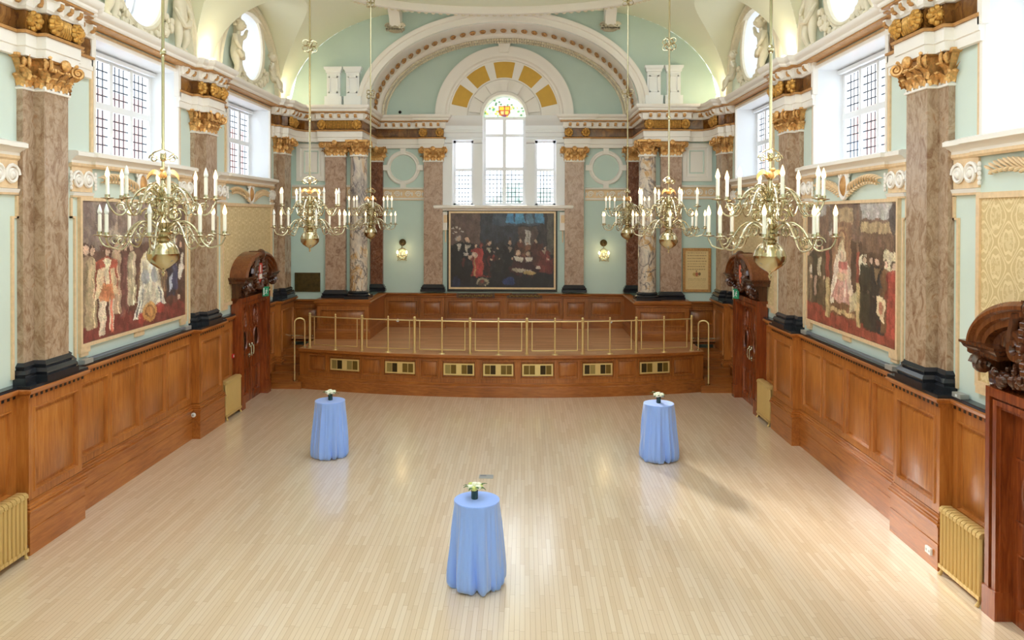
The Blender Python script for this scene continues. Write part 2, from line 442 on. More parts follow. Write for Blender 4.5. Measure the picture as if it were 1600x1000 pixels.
# ------------------------------------------------------------ end wall, arch, recess
AO, AI = (4.5, 2.80), (4.08, 2.56)      # arch outer / inner half width and rise
CF, CR, CA = 2.6, 2.9, 3.9              # flat half width, cove rise, cove run
def cove_z(x):
    x = abs(x)
    return SPR + CR if x <= CF else SPR + CR * sqrt(max(0, 1 - ((x - CF) / CA) ** 2))
m = MB()
for s in (-1, 1):
    m.poly([(s * 6.5, YE, 0), (s * NX, YE, 0), (s * NX, YE, SPR), (s * 6.5, YE, SPR)])
    m.poly([(s * NX, YE, 0), (s * NX, NY, 0), (s * NX, NY, SPR), (s * NX, YE, SPR)])
N = 60
bot, top = [], []
for k in range(N + 1):
    x = -6.5 + 13 * k / N
    zb = SPR + AI[1] * sqrt(max(0, 1 - (x / AI[0]) ** 2)) if abs(x) < AI[0] else SPR
    bot.append(m.p(x, YE, zb)); top.append(m.p(x, YE, max(zb, cove_z(x))))
for k in range(N): m.face(bot[k], bot[k + 1], top[k + 1], top[k])
m.build('wall_back', 'mint_deep', smooth=False, props=sprops())
# back wall of the recess with the three-light window opening (flat pieces around the lights)
W0, W1, W2 = .70, 1.02, 1.70             # centre light half width; side light from W1 to W2
SILL, SHEAD = 5.12, 7.28
m = MB()
def r(x0, x1, z0, z1): m.poly([(x0, NY, z0), (x1, NY, z0), (x1, NY, z1), (x0, NY, z1)])
r(-NX, NX, 0, SILL)
for s in (-1, 1):
    r(s * W0, s * W1, SILL, SPR); r(s * W1, s * W2, SHEAD, SPR); r(s * W2, s * NX, SILL, SPR)
inn, out = [], []
for k in range(49):
    t = pi * k / 48
    inn.append(m.p(W0 * cos(t), NY, SPR + W0 * sin(t))); out.append(m.p(4.9 * cos(t), NY, SPR + 3.2 * sin(t)))
for k in range(48): m.face(inn[k], inn[k + 1], out[k + 1], out[k])
m.build('wall_recess', 'mint_deep', smooth=False, props=sprops())
# arch: archivolt, coffered soffit with gilt roundels, inner moulding
ar = struct('trim_1', (0, YE, SPR), 'white moulded chancel arch with gilt roundels over the stage')
def ell(a, b, t): return (a * cos(t), b * sin(t))
m = MB()
def arch_sweep(m, prof, n=64, t0=0, t1=pi):
    """prof: (offset from the inner ellipse, y)"""
    def fn(u, v):
        t = t0 + (t1 - t0) * u; k = v * (len(prof) - 1); i = min(int(k + 1e-6), len(prof) - 1)
        d, y = prof[i]; return ((AI[0] + d) * cos(t), y, SPR + (AI[1] + d) * sin(t))
    m.grid(fn, n, len(prof) - 1)
arch_sweep(m, [(.01, YE - .02), (.02, YE - .09), (.09, YE - .09), (.1, YE - .05), (.2, YE - .06), (.22, YE - .12), (.3, YE - .15), (.34, YE - .15), (.36, YE - .02)])
m.build('archivolt', 'white_trim', ar)
m = MB(); arch_sweep(m, [(0, YE - .03), (-.02, YE + .2), (0, YE + .24), (0, NY - .62), (-.05, NY - .58), (-.1, NY - .5), (-.1, NY - .4), (-.05, NY - .3), (-.16, NY - .2), (-.16, NY + .02)])
m.build('soffit', 'white_trim', ar)
m = MB()
for k in range(39):
    t = pi * (k + .5) / 39; x, z = ell(AI[0] - .03, AI[1] - .03, t); nx, nz = -cos(t), -sin(t)
    c = Vector((x, YE + .95, SPR + z))
    u = Vector((sin(t), 0, -cos(t))); v = Vector((0, 1, 0)); nrm = Vector((nx, 0, nz))
    m.tube([c + (u * cos(a) * .08 + v * sin(a) * .17) for a in [2 * pi * q / 12 for q in range(12)]], .022, 5, closed=True)
    m.ball(c, (.04, .08, .035), 6, 5)
m.build('gilt_roundel_pattern', 'gilt_paint', ar)
m = MB(); 
for k in range(150):
    t = pi * (k + .5) / 150; x, z = ell(AI[0] - .14, AI[1] - .14, t)
    m.ball((x, NY - .45, SPR + z), (.045, .06, .045), 6, 4); m.ball((x * .985, NY - .3, SPR + z - .05), (.04, .05, .05), 6, 4)
m.build('leaf_moulding', 'plaster', ar)

# ------------------------------------------------------------ vault
ADDED_LANTERN = (-2.0, 17.0, 2.45, SPR + CR)  # opening of the added lantern that lights the hall from above
def vault():
    m = MB()
    K = 22; ZL = LB
    for s in (-1, 1):
        def X(h): return s * (CF + CA * sqrt(max(0, 1 - (h / CR) ** 2)))
        rows = [ZL * sin(pi / 2 * k / K) for k in range(K + 1)]
        edges = lambda h: LA * sqrt(max(0, 1 - (h / ZL) ** 2))
        bays = WC
        cells = [(None, bays[0])] + list(zip(bays, bays[1:])) + [(bays[-1], None)]
        for a, b in cells:                     # pendentives between the lunettes
            def row(h):
                y0 = YB if a is None else a + edges(h); y1 = YE if b is None else b - edges(h)
                return [(X(h), y0 + (y1 - y0) * j / 8, SPR + h) for j in range(9)]
            ids = [[m.p(*q) for q in row(h)] for h in rows]
            for A, B in zip(ids, ids[1:]):
                for j in range(8): m.face(A[j], A[j + 1], B[j + 1], B[j])
        for c in bays:                         # cross vaults running out to the side wall
            L = []
            for q in range(49):
                t = pi * q / 48; h = LB * sin(t); y = c + LA * cos(t)
                L.append([m.p(s * 6.5 + (X(h) - s * 6.5) * j / 4, y, SPR + h) for j in range(5)])
            for A, B in zip(L, L[1:]):
                for j in range(4): m.face(A[j], A[j + 1], B[j + 1], B[j])
        top = [ZL + (CR - ZL) * sin(pi / 2 * k / 10) for k in range(11)]
        ids = [[m.p(X(h), y, SPR + h) for y in (YB, YE)] for h in top]
        for A, B in zip(ids, ids[1:]): m.face(A[0], A[1], B[1], B[0])
    y0, y1, lx, zz = ADDED_LANTERN                       # flat crown, opened for a lantern added out of view as top light
    for x_0, x_1, a_, b_ in ((-CF, CF, YB, y0), (-CF, CF, y1, YE), (-CF, -lx, y0, y1), (lx, CF, y0, y1)): m.poly([(x_0, a_, zz), (x_1, a_, zz), (x_1, b_, zz), (x_0, b_, zz)])
    m.build('ceiling', 'vault_cream', ang=50, props=sprops('cream groined plaster vault'))
vault()
# oval ceiling ring near the stage, and the bracket scrolls beneath it
rg = struct('trim_2', (0, 20.4, SPR + CR), 'oval moulded plaster ring on the ceiling')
RX, RY, RZ = 4.5, 2.65, SPR + CR - .06
def ring_fn(prof):
    return lambda u, v: ((RX + prof[int(round(v * (len(prof) - 1)))][0]) * cos(2 * pi * u), 20.4 + (RY + prof[int(round(v * (len(prof) - 1)))][0]) * sin(2 * pi * u), RZ + prof[int(round(v * (len(prof) - 1)))][1])
m = MB(); pr = [(.16, .06), (.16, -.04), (.08, -.06), (.05, -.12), (-.12, -.12), (-.16, -.18), (-.3, -.18), (-.34, -.1), (-.34, .06)]
m.grid(ring_fn(pr), 96, len(pr) - 1, cu=True); m.build('ring_moulding', 'white_trim', rg)
m = MB()
for k in range(120):
    a = 2 * pi * k / 120; m.ball(((RX - .03) * cos(a), 20.4 + (RY - .03) * sin(a), RZ - .14), (.07, .07, .05), 6, 4)
m.build('leaf_moulding', 'plaster', rg)
m = MB(); m.grid(lambda u, v: ((RX - .34) * v * cos(2 * pi * u), 20.4 + (RY - .34) * v * sin(2 * pi * u), RZ + .02), 48, 1, cu=True); m.build('ring_field', 'vault_cream', rg)
def spiral(c, e1, e2, r0, r1, turns, n=26, a0=0):
    return [Vector(c) + (Vector(e1) * cos(a0 + turns * 2 * pi * k / n) + Vector(e2) * sin(a0 + turns * 2 * pi * k / n)) * (r0 + (r1 - r0) * k / n) for k in range(n + 1)]
for s in (-1, 1):
    b = struct('trim_3', (s * 3.2, YE, 10.4), 'white scroll bracket high on the end wall')
    m = MB(); m.prism([(0, 10.32), (.3, 10.3), (.42, 10.42), (.5, 10.62), (.85, 10.93), (0, 10.93)], lambda u, v, w: (w, YE - u, v), s * 3.2 - .16, s * 3.2 + .16); m.build('bracket_body', 'white_trim', b)
    m = MB()
    for q in (-1, 1):
        m.tube(spiral((s * 3.2 + q * .17, YE - .22, 10.42), (0, 1, 0), (0, 0, 1), .14, .02, 2), .035, 6)
    m.ball((s * 3.2, YE - .36, 10.4), (.14, .08, .1), 8, 6); m.ball((s * 3.2, YE - .24, 10.39), (.27, .18, .13), 12, 8)
    for k in range(7): m.ball((s * 3.2 - .24 + .08 * k, YE - .4, 10.33), (.05, .05, .06), 6, 5)
    for q in (-1, 1): m.tube(spiral((s * 3.2 + q * .2, YE - .41, 10.42), (q, 0, 0), (0, 0, 1), .1, .02, 1.6, 14), .03, 5); m.build('bracket_scroll', 'plaster', b)

# ------------------------------------------------------------ leaded side windows
def bars(m, plane, u0, u1, z0, z1, nu, nz, w=.012):
    w = .023
    for k in range(1, nu):
        u = u0 + (u1 - u0) * k / nu; m.box(u - w / 2, u + w / 2, plane - .006, plane + .006, z0, z1)
    for k in range(1, nz):
        z = z0 + (z1 - z0) * k / nz; m.box(u0, u1, plane - .006, plane + .006, z - w / 2, z + w / 2)
def side_window(n):
    """built for the left wall, window centre at the origin; x is depth (negative is outward)"""
    T = lambda y, p, z: (p, y, z)
    o = struct('window_%d' % n); h = (WZ1 - WZ0)
    m = MB(T)                                           # lining of the deep opening
    for a, b in ((-WH, -WH - .06), (WH, WH + .06)): m.box(min(a, b), max(a, b), -.72, 0, 0, h)
    m.box(-WH - .06, WH + .06, -.72, 0, h, h + .06); m.box(-WH - .06, WH + .06, -.72, .02, -.06, 0)
    m.build('window_reveal', 'white_gloss', o, smooth=False)
    m = MB(T); y0, y1 = -WH, WH
    m.box(y0, y1, -.62, -.54, 0, .1); m.box(y0, y1, -.62, -.54, h - .14, h); m.box(y0, y1, -.62, -.52, h * .5 - .06, h * .5 + .06)
    for k in range(5):
        c = y0 + .05 + (y1 - y0 - .1) * k / 4; m.box(c - .055, c + .055, -.62, -.53, 0, h)
    m.box(y0, y1, -.5, -.42, h - .1, h - .03)
    m.build('window_frame', 'white_gloss', o, smooth=False)
    m = MB(T); g = MB(T)
    for k in range(4):
        a = y0 + .05 + (y1 - y0 - .1) * k / 4 + .055; b = y0 + .05 + (y1 - y0 - .1) * (k + 1) / 4 - .055
        for z0, z1 in ((.1, h * .5 - .06), (h * .5 + .06, h - .14)):
            bars(m, -.58, a, b, z0, z1, 4, 5)
            g.poly([(a, -.585, z0), (b, -.585, z0), (b, -.585, z1), (a, -.585, z1)])
    m.build('lead_lattice', 'lead', o, smooth=False); g.build('glazing', 'leaded_glass', o, smooth=False)
    m = MB(T)                                           # gilt edge around the opening
    e = .05
    m.sweep([(WH + e, -h), (WH + e, h)], [(0, 0)], caps=False) if False else None
    for a0, a1, z0, z1 in ((-WH - .13, -WH - .06, 0, h + .06), (WH + .06, WH + .13, 0, h + .06), (-WH - .13, WH + .13, h + .06, h + .12)): m.box(a0, a1, 0, .03, z0, z1)
    m.build('window_edge', 'pale_gilt', o, smooth=False)
    m = MB(T)
    for a0, a1, z0, z1 in ((-WH - .06, -WH, 0, h), (WH, WH + .06, 0, h), (-WH - .06, WH + .06, h, h + .06)): m.box(a0, a1, 0, .045, z0, z1)
    m.build('window_trim', 'white_trim', o, smooth=False)
    return o
def round_window(n):
    T = lambda y, p, z: (p, y, z)
    o = struct('window_%d' % n)
    m = MB(T); m.grid(lambda u, v: ((OCR) * cos(2 * pi * u), -.62 * v, OCR * sin(2 * pi * u)), 56, 2, cu=True); m.build('window_reveal', 'white_gloss', o)
    m = MB(T); pr = [(0, -.01), (.0, .06), (.05, .09), (.1, .06), (.14, .07), (.18, .0)]
    m.grid(lambda u, v: ((OCR + pr[int(round(v * 5))][0]) * cos(2 * pi * u), pr[int(round(v * 5))][1], (OCR + pr[int(round(v * 5))][0]) * sin(2 * pi * u)), 56, 5, cu=True)
    m.build('window_trim', 'plaster', o)
    m = MB(T); r0 = OCR
    m.tube([(r0 * .96 * cos(2 * pi * k / 40), -.58, r0 * .96 * sin(2 * pi * k / 40)) for k in range(40)], .05, 4, closed=True)
    m.box(-.03, .03, -.61, -.55, -r0, r0); m.box(-r0, r0, -.61, -.55, -.03, .03)
    m.build('window_frame', 'white_gloss', o, smooth=False)
    m = MB(T)
    for k in range(-4, 5):
        d = k * .2; q = sqrt(max(.01, r0 * r0 - d * d))
        m.box(d - .009, d + .009, -.586, -.574, -q, q); m.box(-q, q, -.586, -.574, d - .009, d + .009)
    m.build('lead_lattice', 'lead', o, smooth=False)
    m = MB(T); m.face(*[m.p(r0 * cos(2 * pi * k / 40), -.59, r0 * sin(2 * pi * k / 40)) for k in range(40)]); m.build('glazing', 'leaded_glass', o, smooth=False)
    return o
w0 = side_window(1); r0 = round_window(2); num = 3
o = struct('window_%d' % num, (0, 7.5, SPR + CR), 'long glazed ceiling lantern added out of view for top light'); num += 1  # invented lantern, unseen by the camera, brightens floor and table tops
m = MB(); y0, y1, lx, zz = ADDED_LANTERN
for a_, b_, c_, d_ in ((-lx - .08, -lx, y0, y1), (lx, lx + .08, y0, y1), (-lx, lx, y0 - .08, y0), (-lx, lx, y1, y1 + .08)): m.box(a_, b_, c_, d_, zz - .03, zz + .5)
m.build('window_reveal', 'white_gloss', o, smooth=False)
m = MB()
for k in range(1, 12): m.box(-lx, lx, y0 + (y1 - y0) * k / 12 - .03, y0 + (y1 - y0) * k / 12 + .03, zz + .38, zz + .44)
m.box(-.03, .03, y0, y1, zz + .38, zz + .44); m.build('window_frame', 'white_gloss', o, smooth=False)
m = MB(); m.poly([(-lx, y0, zz + .46), (lx, y0, zz + .46), (lx, y1, zz + .46), (-lx, y1, zz + .46)]); m.build('glazing', 'leaded_glass', o, smooth=False)
for i, c in enumerate(WC):
    for s in (-1, 1):
        rz = 0 if s < 0 else pi
        if i == 0 and s < 0: w0.location = (-6.5, c, WZ0); r0.location = (-6.5, c, OCZ); continue
        q = dup(w0, (s * 6.5, c, WZ0), rz); q.name = 'window_%d' % num; num += 1
        q = dup(r0, (s * 6.5, c, OCZ), rz); q.name = 'window_%d' % num; num += 1
# moulded arch around each lunette
def lunette_arch():
    o = struct('trim_4'); T = lambda y, p, z: (p, y, z); m = MB(T)
    pr = [(-.02, 0), (-.02, .09), (-.06, .12), (-.16, .12), (-.18, .07), (-.3, .07), (-.33, .12), (-.36, 0)]
    m.grid(lambda u, v: ((LA + pr[int(round(v * 7))][0]) * cos(pi * u), pr[int(round(v * 7))][1], (LB + pr[int(round(v * 7))][0]) * sin(pi * u)), 56, 7)
    m.build('arch_moulding', 'plaster', o); return o
l0 = lunette_arch()
for i, c in enumerate(WC):
    for s in (-1, 1):
        if i == 0 and s < 0: l0.location = (-6.5, c, SPR); continue
        dup(l0, (s * 6.5, c, SPR), 0 if s < 0 else pi)
# ------------------------------------------------------------ giant order: pilasters, columns, entablature
def leaf(m, base, nrm, w, h, curl, mat_off=0):
    """acanthus leaf standing at base, leaning out along nrm"""
    n = Vector(nrm).normalized(); t = Vector((-n.y, n.x, 0)); B = Vector(base); R = []
    S = 7
    for i in range(S + 1):
        f = i / S; z = h * (f if f < .86 else .86 - (f - .86) * .9); o = .012 + curl * max(0, f - .35) ** 1.6 * 1.9
        wd = w * (.62 + .38 * sin(min(1, f * 1.15) * pi)) * (1 - .75 * max(0, f - .8) / .2 * .8) * (1 if i % 2 == 0 else .8)
        row = []
        for j, q in enumerate((-1, -.5, 0, .5, 1)):
            rid = .022 * (1 if j in (1, 3) else (.4 if j == 2 else 0)) * (1 - f * .4)
            row.append(m.p(*(B + t * (wd * .5 * q) + n * (o + rid) + Vector((0, 0, z - abs(q) * .12 * w)))))
        R.append(row)
    for A, Bq in zip(R, R[1:]):
        for j in range(4): m.face(A[j], A[j + 1], Bq[j + 1], Bq[j])
def volute(m, c, d, r):
    """spiral scroll whose face looks along the horizontal direction turned from d"""
    d = Vector(d).normalized(); side_ = Vector((-d.y, d.x, 0))
    for q in (-1, 1):
        cc = Vector(c) + side_ * q * r * .34
        m.tube(spiral(cc, d, (0, 0, 1), r, r * .12, 1.9, 24, a0=pi * .5), [r * .26 - r * .12 * k / 24 for k in range(25)], 5)
    m.ball(c, (r * .5, r * .5, r * .5), 8, 6)
def rect_capital(m, plan, h, corners, leaves):
    """plan: stepped outline (x out, y); corners: volute spots (pos, dir); leaves: (pos, normal)"""
    flare = [(0, 1.0), (.5 * h, 1.03), (.8 * h, 1.16), (.86 * h, 1.2)]
    def loop(z, k, add=0): return [(x * (1 + (k - 1) * .8) + (add if x > .01 else 0), y * k + (add if y > 0 else -add), z) for x, y in plan]
    m.rings([loop(z, k) for z, k in flare])
    m.rings([loop(.86 * h, 1.16), loop(.87 * h, 1.24, .02), loop(.93 * h, 1.3, .03), loop(1.0 * h, 1.28, .03)])
    for p, n in leaves:
        n = Vector(n); t = Vector((-n.y, n.x, 0)); P = Vector(p)
        leaf(m, P, n, .20, h * .44, .13)
    for p, n in leaves:
        n = Vector(n); t = Vector((-n.y, n.x, 0)); P = Vector(p)
        leaf(m, P + t * .1 + Vector((0, 0, h * .2)), n, .19, h * .5, .16)
    for p, d, r in corners: volute(m, p, d, r)
CAPH = .43; CZ = 6.6
# pilaster of the side walls: local x out of the wall, y along it, z up from the floor
def side_pilaster():
    o = thing('marble_pilaster', '-', 'pilaster')
    hb, hf, pb, pf = .53, .29, .09, .25
    plan = [(0, -hb), (pb, -hb), (pb, -hf), (pf, -hf), (pf, hf), (pb, hf), (pb, hb), (0, hb)]
    m = MB(); m.prism(plan, lambda u, v, w: (u, v, w), RAIL + .28, CZ - .05); m.build('shaft', 'marble_brown', o, smooth=False)
    m = MB()
    path = [(y, x) for x, y in plan]
    m.sweep(path, [(.1, RAIL), (.1, RAIL + .09), (.075, RAIL + .1), (.09, RAIL + .14), (.06, RAIL + .19), (.03, RAIL + .2), (.045, RAIL + .24), (.0, RAIL + .29), (-.02, RAIL + .29)], caps=False)
    mm = MB(); mm.v = [(b, a, z) for a, b, z in m.v]; mm.f = m.f; mm.mi = m.mi
    mm.build('pilaster_base', 'black_stone', o)
    m = MB(); m.sweep(path, [(0, CZ - .06), (.025, CZ - .055), (.03, CZ - .03), (.012, CZ - .02), (.012, CZ + .02), (-.02, CZ + .02)], caps=False)
    mm = MB(); mm.v = [(b, a, z) for a, b, z in m.v]; mm.f = m.f; mm.mi = m.mi
    mm.build('neck_band', 'white_trim', o)
    m = MB()
    lv = [((pf, y, 0), (1, 0, 0)) for y in (-.19, 0, .19)] + [((pb, q * .42, 0), (1, 0, 0)) for q in (-1, 1)] + [((pb * .6, q * hb, 0), (0, q, 0)) for q in (-1, 1)] + [((pf - .08, q * hf, 0), (0, q, 0)) for q in (-1, 1)]
    cn = [((pf + .1, q * (hf + .08), CAPH * .74), (1, q, 0), .105) for q in (-1, 1)] + [((pb + .09, q * (hb + .06), CAPH * .74), (1, q, 0), .095) for q in (-1, 1)]
    rect_capital(m, plan, CAPH, cn, lv)
    m.ball((pf + .14, 0, CAPH * .84), (.07, .09, .09), 8, 6)
    for k in range(7): m.ball((pf + .06, -.2 + .4 * k / 6, CAPH * .62), (.035, .03, .04), 6, 5)
    mm = MB(); mm.v = [(x, y, z + CZ) for x, y, z in m.v]; mm.f = m.f; mm.mi = m.mi
    mm.build('capital', 'gold_leaf', o)
    return o
def plain_pilaster(hw, mat, label_):
    o = thing('marble_pilaster', label_, 'pilaster'); pf = .16
    plan = [(0, -hw), (pf, -hw), (pf, hw), (0, hw)]; path = [(y, x) for x, y in plan]
    m = MB(); m.prism(plan, lambda u, v, w: (u, v, w), RAIL + .1, CZ - .05); m.build('shaft', mat, o, smooth=False)
    def sw(prof, nm, mt):
        m = MB(); m.sweep(path, prof, caps=False); mm = MB(); mm.v = [(b, a, z) for a, b, z in m.v]; mm.f = m.f; mm.mi = m.mi; mm.build(nm, mt, o)
    b0 = RAIL - .1
    sw([(.1, b0), (.1, b0 + .08), (.07, b0 + .09), (.09, b0 + .13), (.05, b0 + .17), (.04, b0 + .2), (0, b0 + .24), (-.02, b0 + .24)], 'pilaster_base', 'black_stone')
    sw([(0, CZ - .06), (.025, CZ - .055), (.03, CZ - .03), (.012, CZ - .02), (.012, CZ + .02), (-.02, CZ + .02)], 'neck_band', 'white_trim')
    m = MB()
    lv = [((pf, y, 0), (1, 0, 0)) for y in (-hw * .66, 0, hw * .66)] + [((pf * .5, q * hw, 0), (0, q, 0)) for q in (-1, 1)]
    cn = [((pf + .1, q * (hw + .08), CAPH * .74), (1, q, 0), .105) for q in (-1, 1)]
    rect_capital(m, plan, CAPH, cn, lv); m.ball((pf + .14, 0, CAPH * .84), (.07, .09, .09), 8, 6)
    for k in range(7): m.ball((pf + .06, -hw * .7 + hw * 1.4 * k / 6, CAPH * .62), (.035, .03, .04), 6, 5)
    mm = MB(); mm.v = [(x, y, z + CZ) for x, y, z in m.v]; mm.f = m.f; mm.mi = m.mi; mm.build('capital', 'gold_leaf', o)
    return o
def round_column(label_):
    o = thing('marble_column', label_, 'column'); R = .265
    m = MB(); m.lathe([(R, RAIL + .1), (R * 1.0, 3.8), (R * .97, 5.2), (R * .92, CZ - .05)], 28); m.build('shaft', 'marble_breccia', o, ang=60)
    b0 = RAIL - .1
    m = MB(); m.box(-.36, .36, -.36, .36, b0, b0 + .09); m.lathe([(.35, b0 + .08), (.37, b0 + .11), (.34, b0 + .14), (.3, b0 + .16), (.32, b0 + .19), (.3, b0 + .22), (.26, b0 + .24)], 28); m.build('column_base', 'black_stone', o)
    m = MB(); m.lathe([(R * .92, CZ - .06), (R + .01, CZ - .055), (R + .01, CZ - .02), (R * .95, CZ + .02)], 28); m.build('neck_band', 'white_trim', o)
    m = MB(); r1 = R * .92
    m.lathe([(r1, 0), (r1 * 1.03, CAPH * .5), (r1 * 1.2, CAPH * .8), (r1 * 1.3, CAPH * .86)], 20)
    a = .34; m.rings([[(q * a, w * a, z) for q, w in ((-1, -1), (1, -1), (1, 1), (-1, 1))] for z in (CAPH * .87, CAPH)])
    for k in range(8):
        t = 2 * pi * k / 8; n = (cos(t), sin(t), 0); leaf(m, (r1 * cos(t), r1 * sin(t), 0), n, .2, CAPH * .44, .13)
        t += pi / 8; n = (cos(t), sin(t), 0); leaf(m, (r1 * cos(t), r1 * sin(t), CAPH * .2), n, .19, CAPH * .5, .15)
    for k in range(4):
        t = pi / 4 + pi / 2 * k; volute(m, (.38 * cos(t), .38 * sin(t), CAPH * .74), (cos(t), sin(t), 0), .105)
        t -= pi / 4; m.ball((.33 * cos(t), .33 * sin(t), CAPH * .86), (.08, .08, .08), 8, 6)
    mm = MB(); mm.v = [(x, y, z + CZ) for x, y, z in m.v]; mm.f = m.f; mm.mi = m.mi; mm.build('capital', 'gold_leaf', o)
    return o
sp = side_pilaster()
PLAB = {(0, -1): 'tall brown marble pilaster with gold capital beside the robed man in the wide mural', (0, 1): 'tall brown marble pilaster with gold capital between the enthroned mural and the damask panel',
        (1, -1): 'brown marble pilaster with gold capital left of the mural panel before the far carved door', (1, 1): 'brown marble pilaster with gold capital between enthroned mural and far carved door',
        (2, -1): 'brown marble pilaster in the corner beside the bronze plaque', (2, 1): 'brown marble pilaster in the corner beside the framed scroll'}
PLAB[(1, -1)] = 'brown marble pilaster with gold capital between the wide mural and far carved door'
first = True
for i, y in enumerate(PC):
    for s in (-1, 1):
        if first: q = sp; q.location = (s * WX, y, 0); first = False
        else: q = dup(sp, (s * WX, y, 0), 0 if s < 0 else pi)
        q['label'] = PLAB[(i, s)]; q['group'] = 'brown marble pilasters along the side walls'
PX = 5.05
wp = plain_pilaster(.31, 'marble_rose', 'rose marble pilaster paired with the veined column, beside the bronze plaque')
wp.location = (-PX, YE, 0); wp.rotation_euler = (0, 0, -pi / 2); wp['group'] = 'rose marble pilasters around the stage'
dup(wp, (PX, YE, 0), -pi / 2, 'rose marble pilaster paired with the veined column, beside the framed scroll')
dup(wp, (-2.33, NY, 0), -pi / 2, 'rose marble pilaster between the bronze plaque side sconce and the dark oil painting')
dup(wp, (2.3, NY, 0), -pi / 2, 'rose marble pilaster between the framed scroll side sconce and the dark oil painting')
dp = plain_pilaster(.2, 'marble_dark', 'dark red marble pilaster in the recess corner behind the column, nearer the bronze plaque')
dp.location = (-4.2, NY, 0); dp.rotation_euler = (0, 0, -pi / 2); dp['group'] = 'dark marble pilasters in the recess corners'
dup(dp, (4.2, NY, 0), -pi / 2, 'dark red marble pilaster in the recess corner behind the column, nearer the framed scroll')
rc = round_column('veined grey and ochre marble column on the stage pedestal nearer the bronze plaque'); rc.location = (-4.33, YE - .2, 0); rc['group'] = 'veined marble columns flanking the stage'
dup(rc, (4.33, YE - .2, 0), 0, 'veined grey and ochre marble column on the stage pedestal nearer the framed scroll')

# entablature ------------------------------------------------------------
ARCH = [(0, 6.99), (.05, 7.0), (.05, 7.12), (.07, 7.13), (.07, 7.3), (.0, 7.3)]
BEAD = [(0, 7.3), (.1, 7.305), (.11, 7.34), (.06, 7.36), (0, 7.36)]
FRZ = [(0, 7.36), (.04, 7.37), (.055, 7.5), (.04, 7.63), (0, 7.64)]
BED = [(0, 7.63), (.08, 7.64), (.09, 7.67), (.1, 7.68), (.1, 7.82), (.14, 7.84), (.0, 7.84)]
GLT = [(.0, 7.838), (.15, 7.838), (.2, 7.86), (.2, 7.885), (0, 7.885)]
COR = [(0, 7.885), (.22, 7.885), (.24, 7.91), (.24, 7.95), (.29, 7.98), (.31, 8.03), (.31, 8.07), (-.1, 8.07)]
def entab(T, path, name, label, cornice=True, frieze=True):
    xs = [q for q in path]; c = T(path[0][0], path[0][1], 7.3)
    o = struct(name, c, label)
    L = [('architrave', ARCH, 'white_trim'), ('gilt_bead', BEAD, 'gilt_paint'), ('frieze', FRZ, 'frieze_marble'), ('bed_moulding', BED, 'white_trim')] if frieze else []
    if cornice: L += [('gilt_fillet', GLT, 'gilt_paint'), ('cornice', COR, 'white_trim')]
    for nm, pr, mt in L:
        m = MB(T); m.sweep(path, pr); m.build(nm, mt, o)
    if frieze:                       # small blocks with gilt drops in the bed moulding
        m = MB(T); g = MB(T)
        for (a0, b0), (a1, b1) in zip(path, path[1:]):
            L_ = math.hypot(a1 - a0, b1 - b0)
            if L_ < .2: continue
            da, db = (a1 - a0) / L_, (b1 - b0) / L_; na, nb = -db, da; n = max(1, int(L_ / .23))
            for k in range(n):
                q = L_ * (k + .5) / n
                def P(u, v, z): return (a0 + da * (q + u) + na * v, b0 + db * (q + u) + nb * v, z)
                m.prism([(.1, 7.68), (.1, 7.835), (.19, 7.835), (.18, 7.76), (.13, 7.72)], lambda u, v, w: P(w, u, v), -.055, .055)
                g.prism([(.13, 7.705), (.195, 7.75), (.195, 7.81), (.18, 7.75)], lambda u, v, w: P(w, u, v), -.04, .04)
                g.ball(P(0, .15, 7.735), (.045, .045, .04), 6, 4)
        m.build('modillion_pattern', 'white_trim', o); g.build('gilt_drop_pattern', 'gilt_paint', o)
    return o
def frieze_leaves(m, T, path_pts, z=7.5):
    """gold acanthus bosses on the frieze at points (a, b)"""
    for a, b, na, nb in path_pts:
        for k in range(9):
            t = 2 * pi * k / 9
            ta, tb = nb, -na
            c = (a + ta * .095 * cos(t) + na * .07, b + tb * .095 * cos(t) + nb * .07, z + .1 * sin(t))
            m.ball(c, (.055, .055, .055), 6, 5); m.tube([(a + ta * .03 * cos(t) + na * .16, b + tb * .03 * cos(t) + nb * .16, z + .03 * sin(t)), c], [.02, .03], 5)
        m.ball((a + na * .11, b + nb * .11, z), (.07, .07, .09), 8, 6)
tn = 5
def ress(y, hb=.6, hf=.36, pb=.16, pf=.3, base=.03, e=1.235):
    return [(y - e, base), (y - hb, base), (y - hb, pb), (y - hf, pb), (y - hf, pf), (y + hf, pf), (y + hf, pb), (y + hb, pb), (y + hb, base), (y + e, base)]
for s in (-1, 1):
    T = side(s)
    if s < 0: T = lambda a, b, z: (-(WX - b), a, z)
    # continuous cornice over the windows
    path = [(YB, .03)]
    for y in PC[:2]: path += ress(y)[1:-1]
    path += [(WC[-1] + WH + .14, .03)]
    entab(T, path, 'trim_%d' % tn, 'white and gilt cornice running above the side windows', frieze=False); tn += 1
    for y in PC[:2]:
        o = entab(T, ress(y), 'trim_%d' % tn, 'brown marble frieze block over the pilaster', cornice=False); tn += 1
        m = MB(T); frieze_leaves(m, T, [(y - .27, .34, 0, 1), (y + .27, .34, 0, 1), (y - .36 - .09, .2, -1, .3), (y + .36 + .09, .2, 1, .3)])
        for k in range(7): m.tube([(y - .16 + .32 * k / 6, .35 + .04 * sin(pi * j / 6), 7.38 + .24 * j / 6) for j in range(7)], .026, 6)
        m.build('gilt_acanthus', 'old_gold', o)
        m = MB(T)
        for a0, a1 in ((y - 1.3, y - 1.2), (y + 1.2, y + 1.3)): m.box(a0, a1, .0, .1, 7.2, 7.88)
        m.build('frieze_frame', 'white_trim', o, smooth=False)
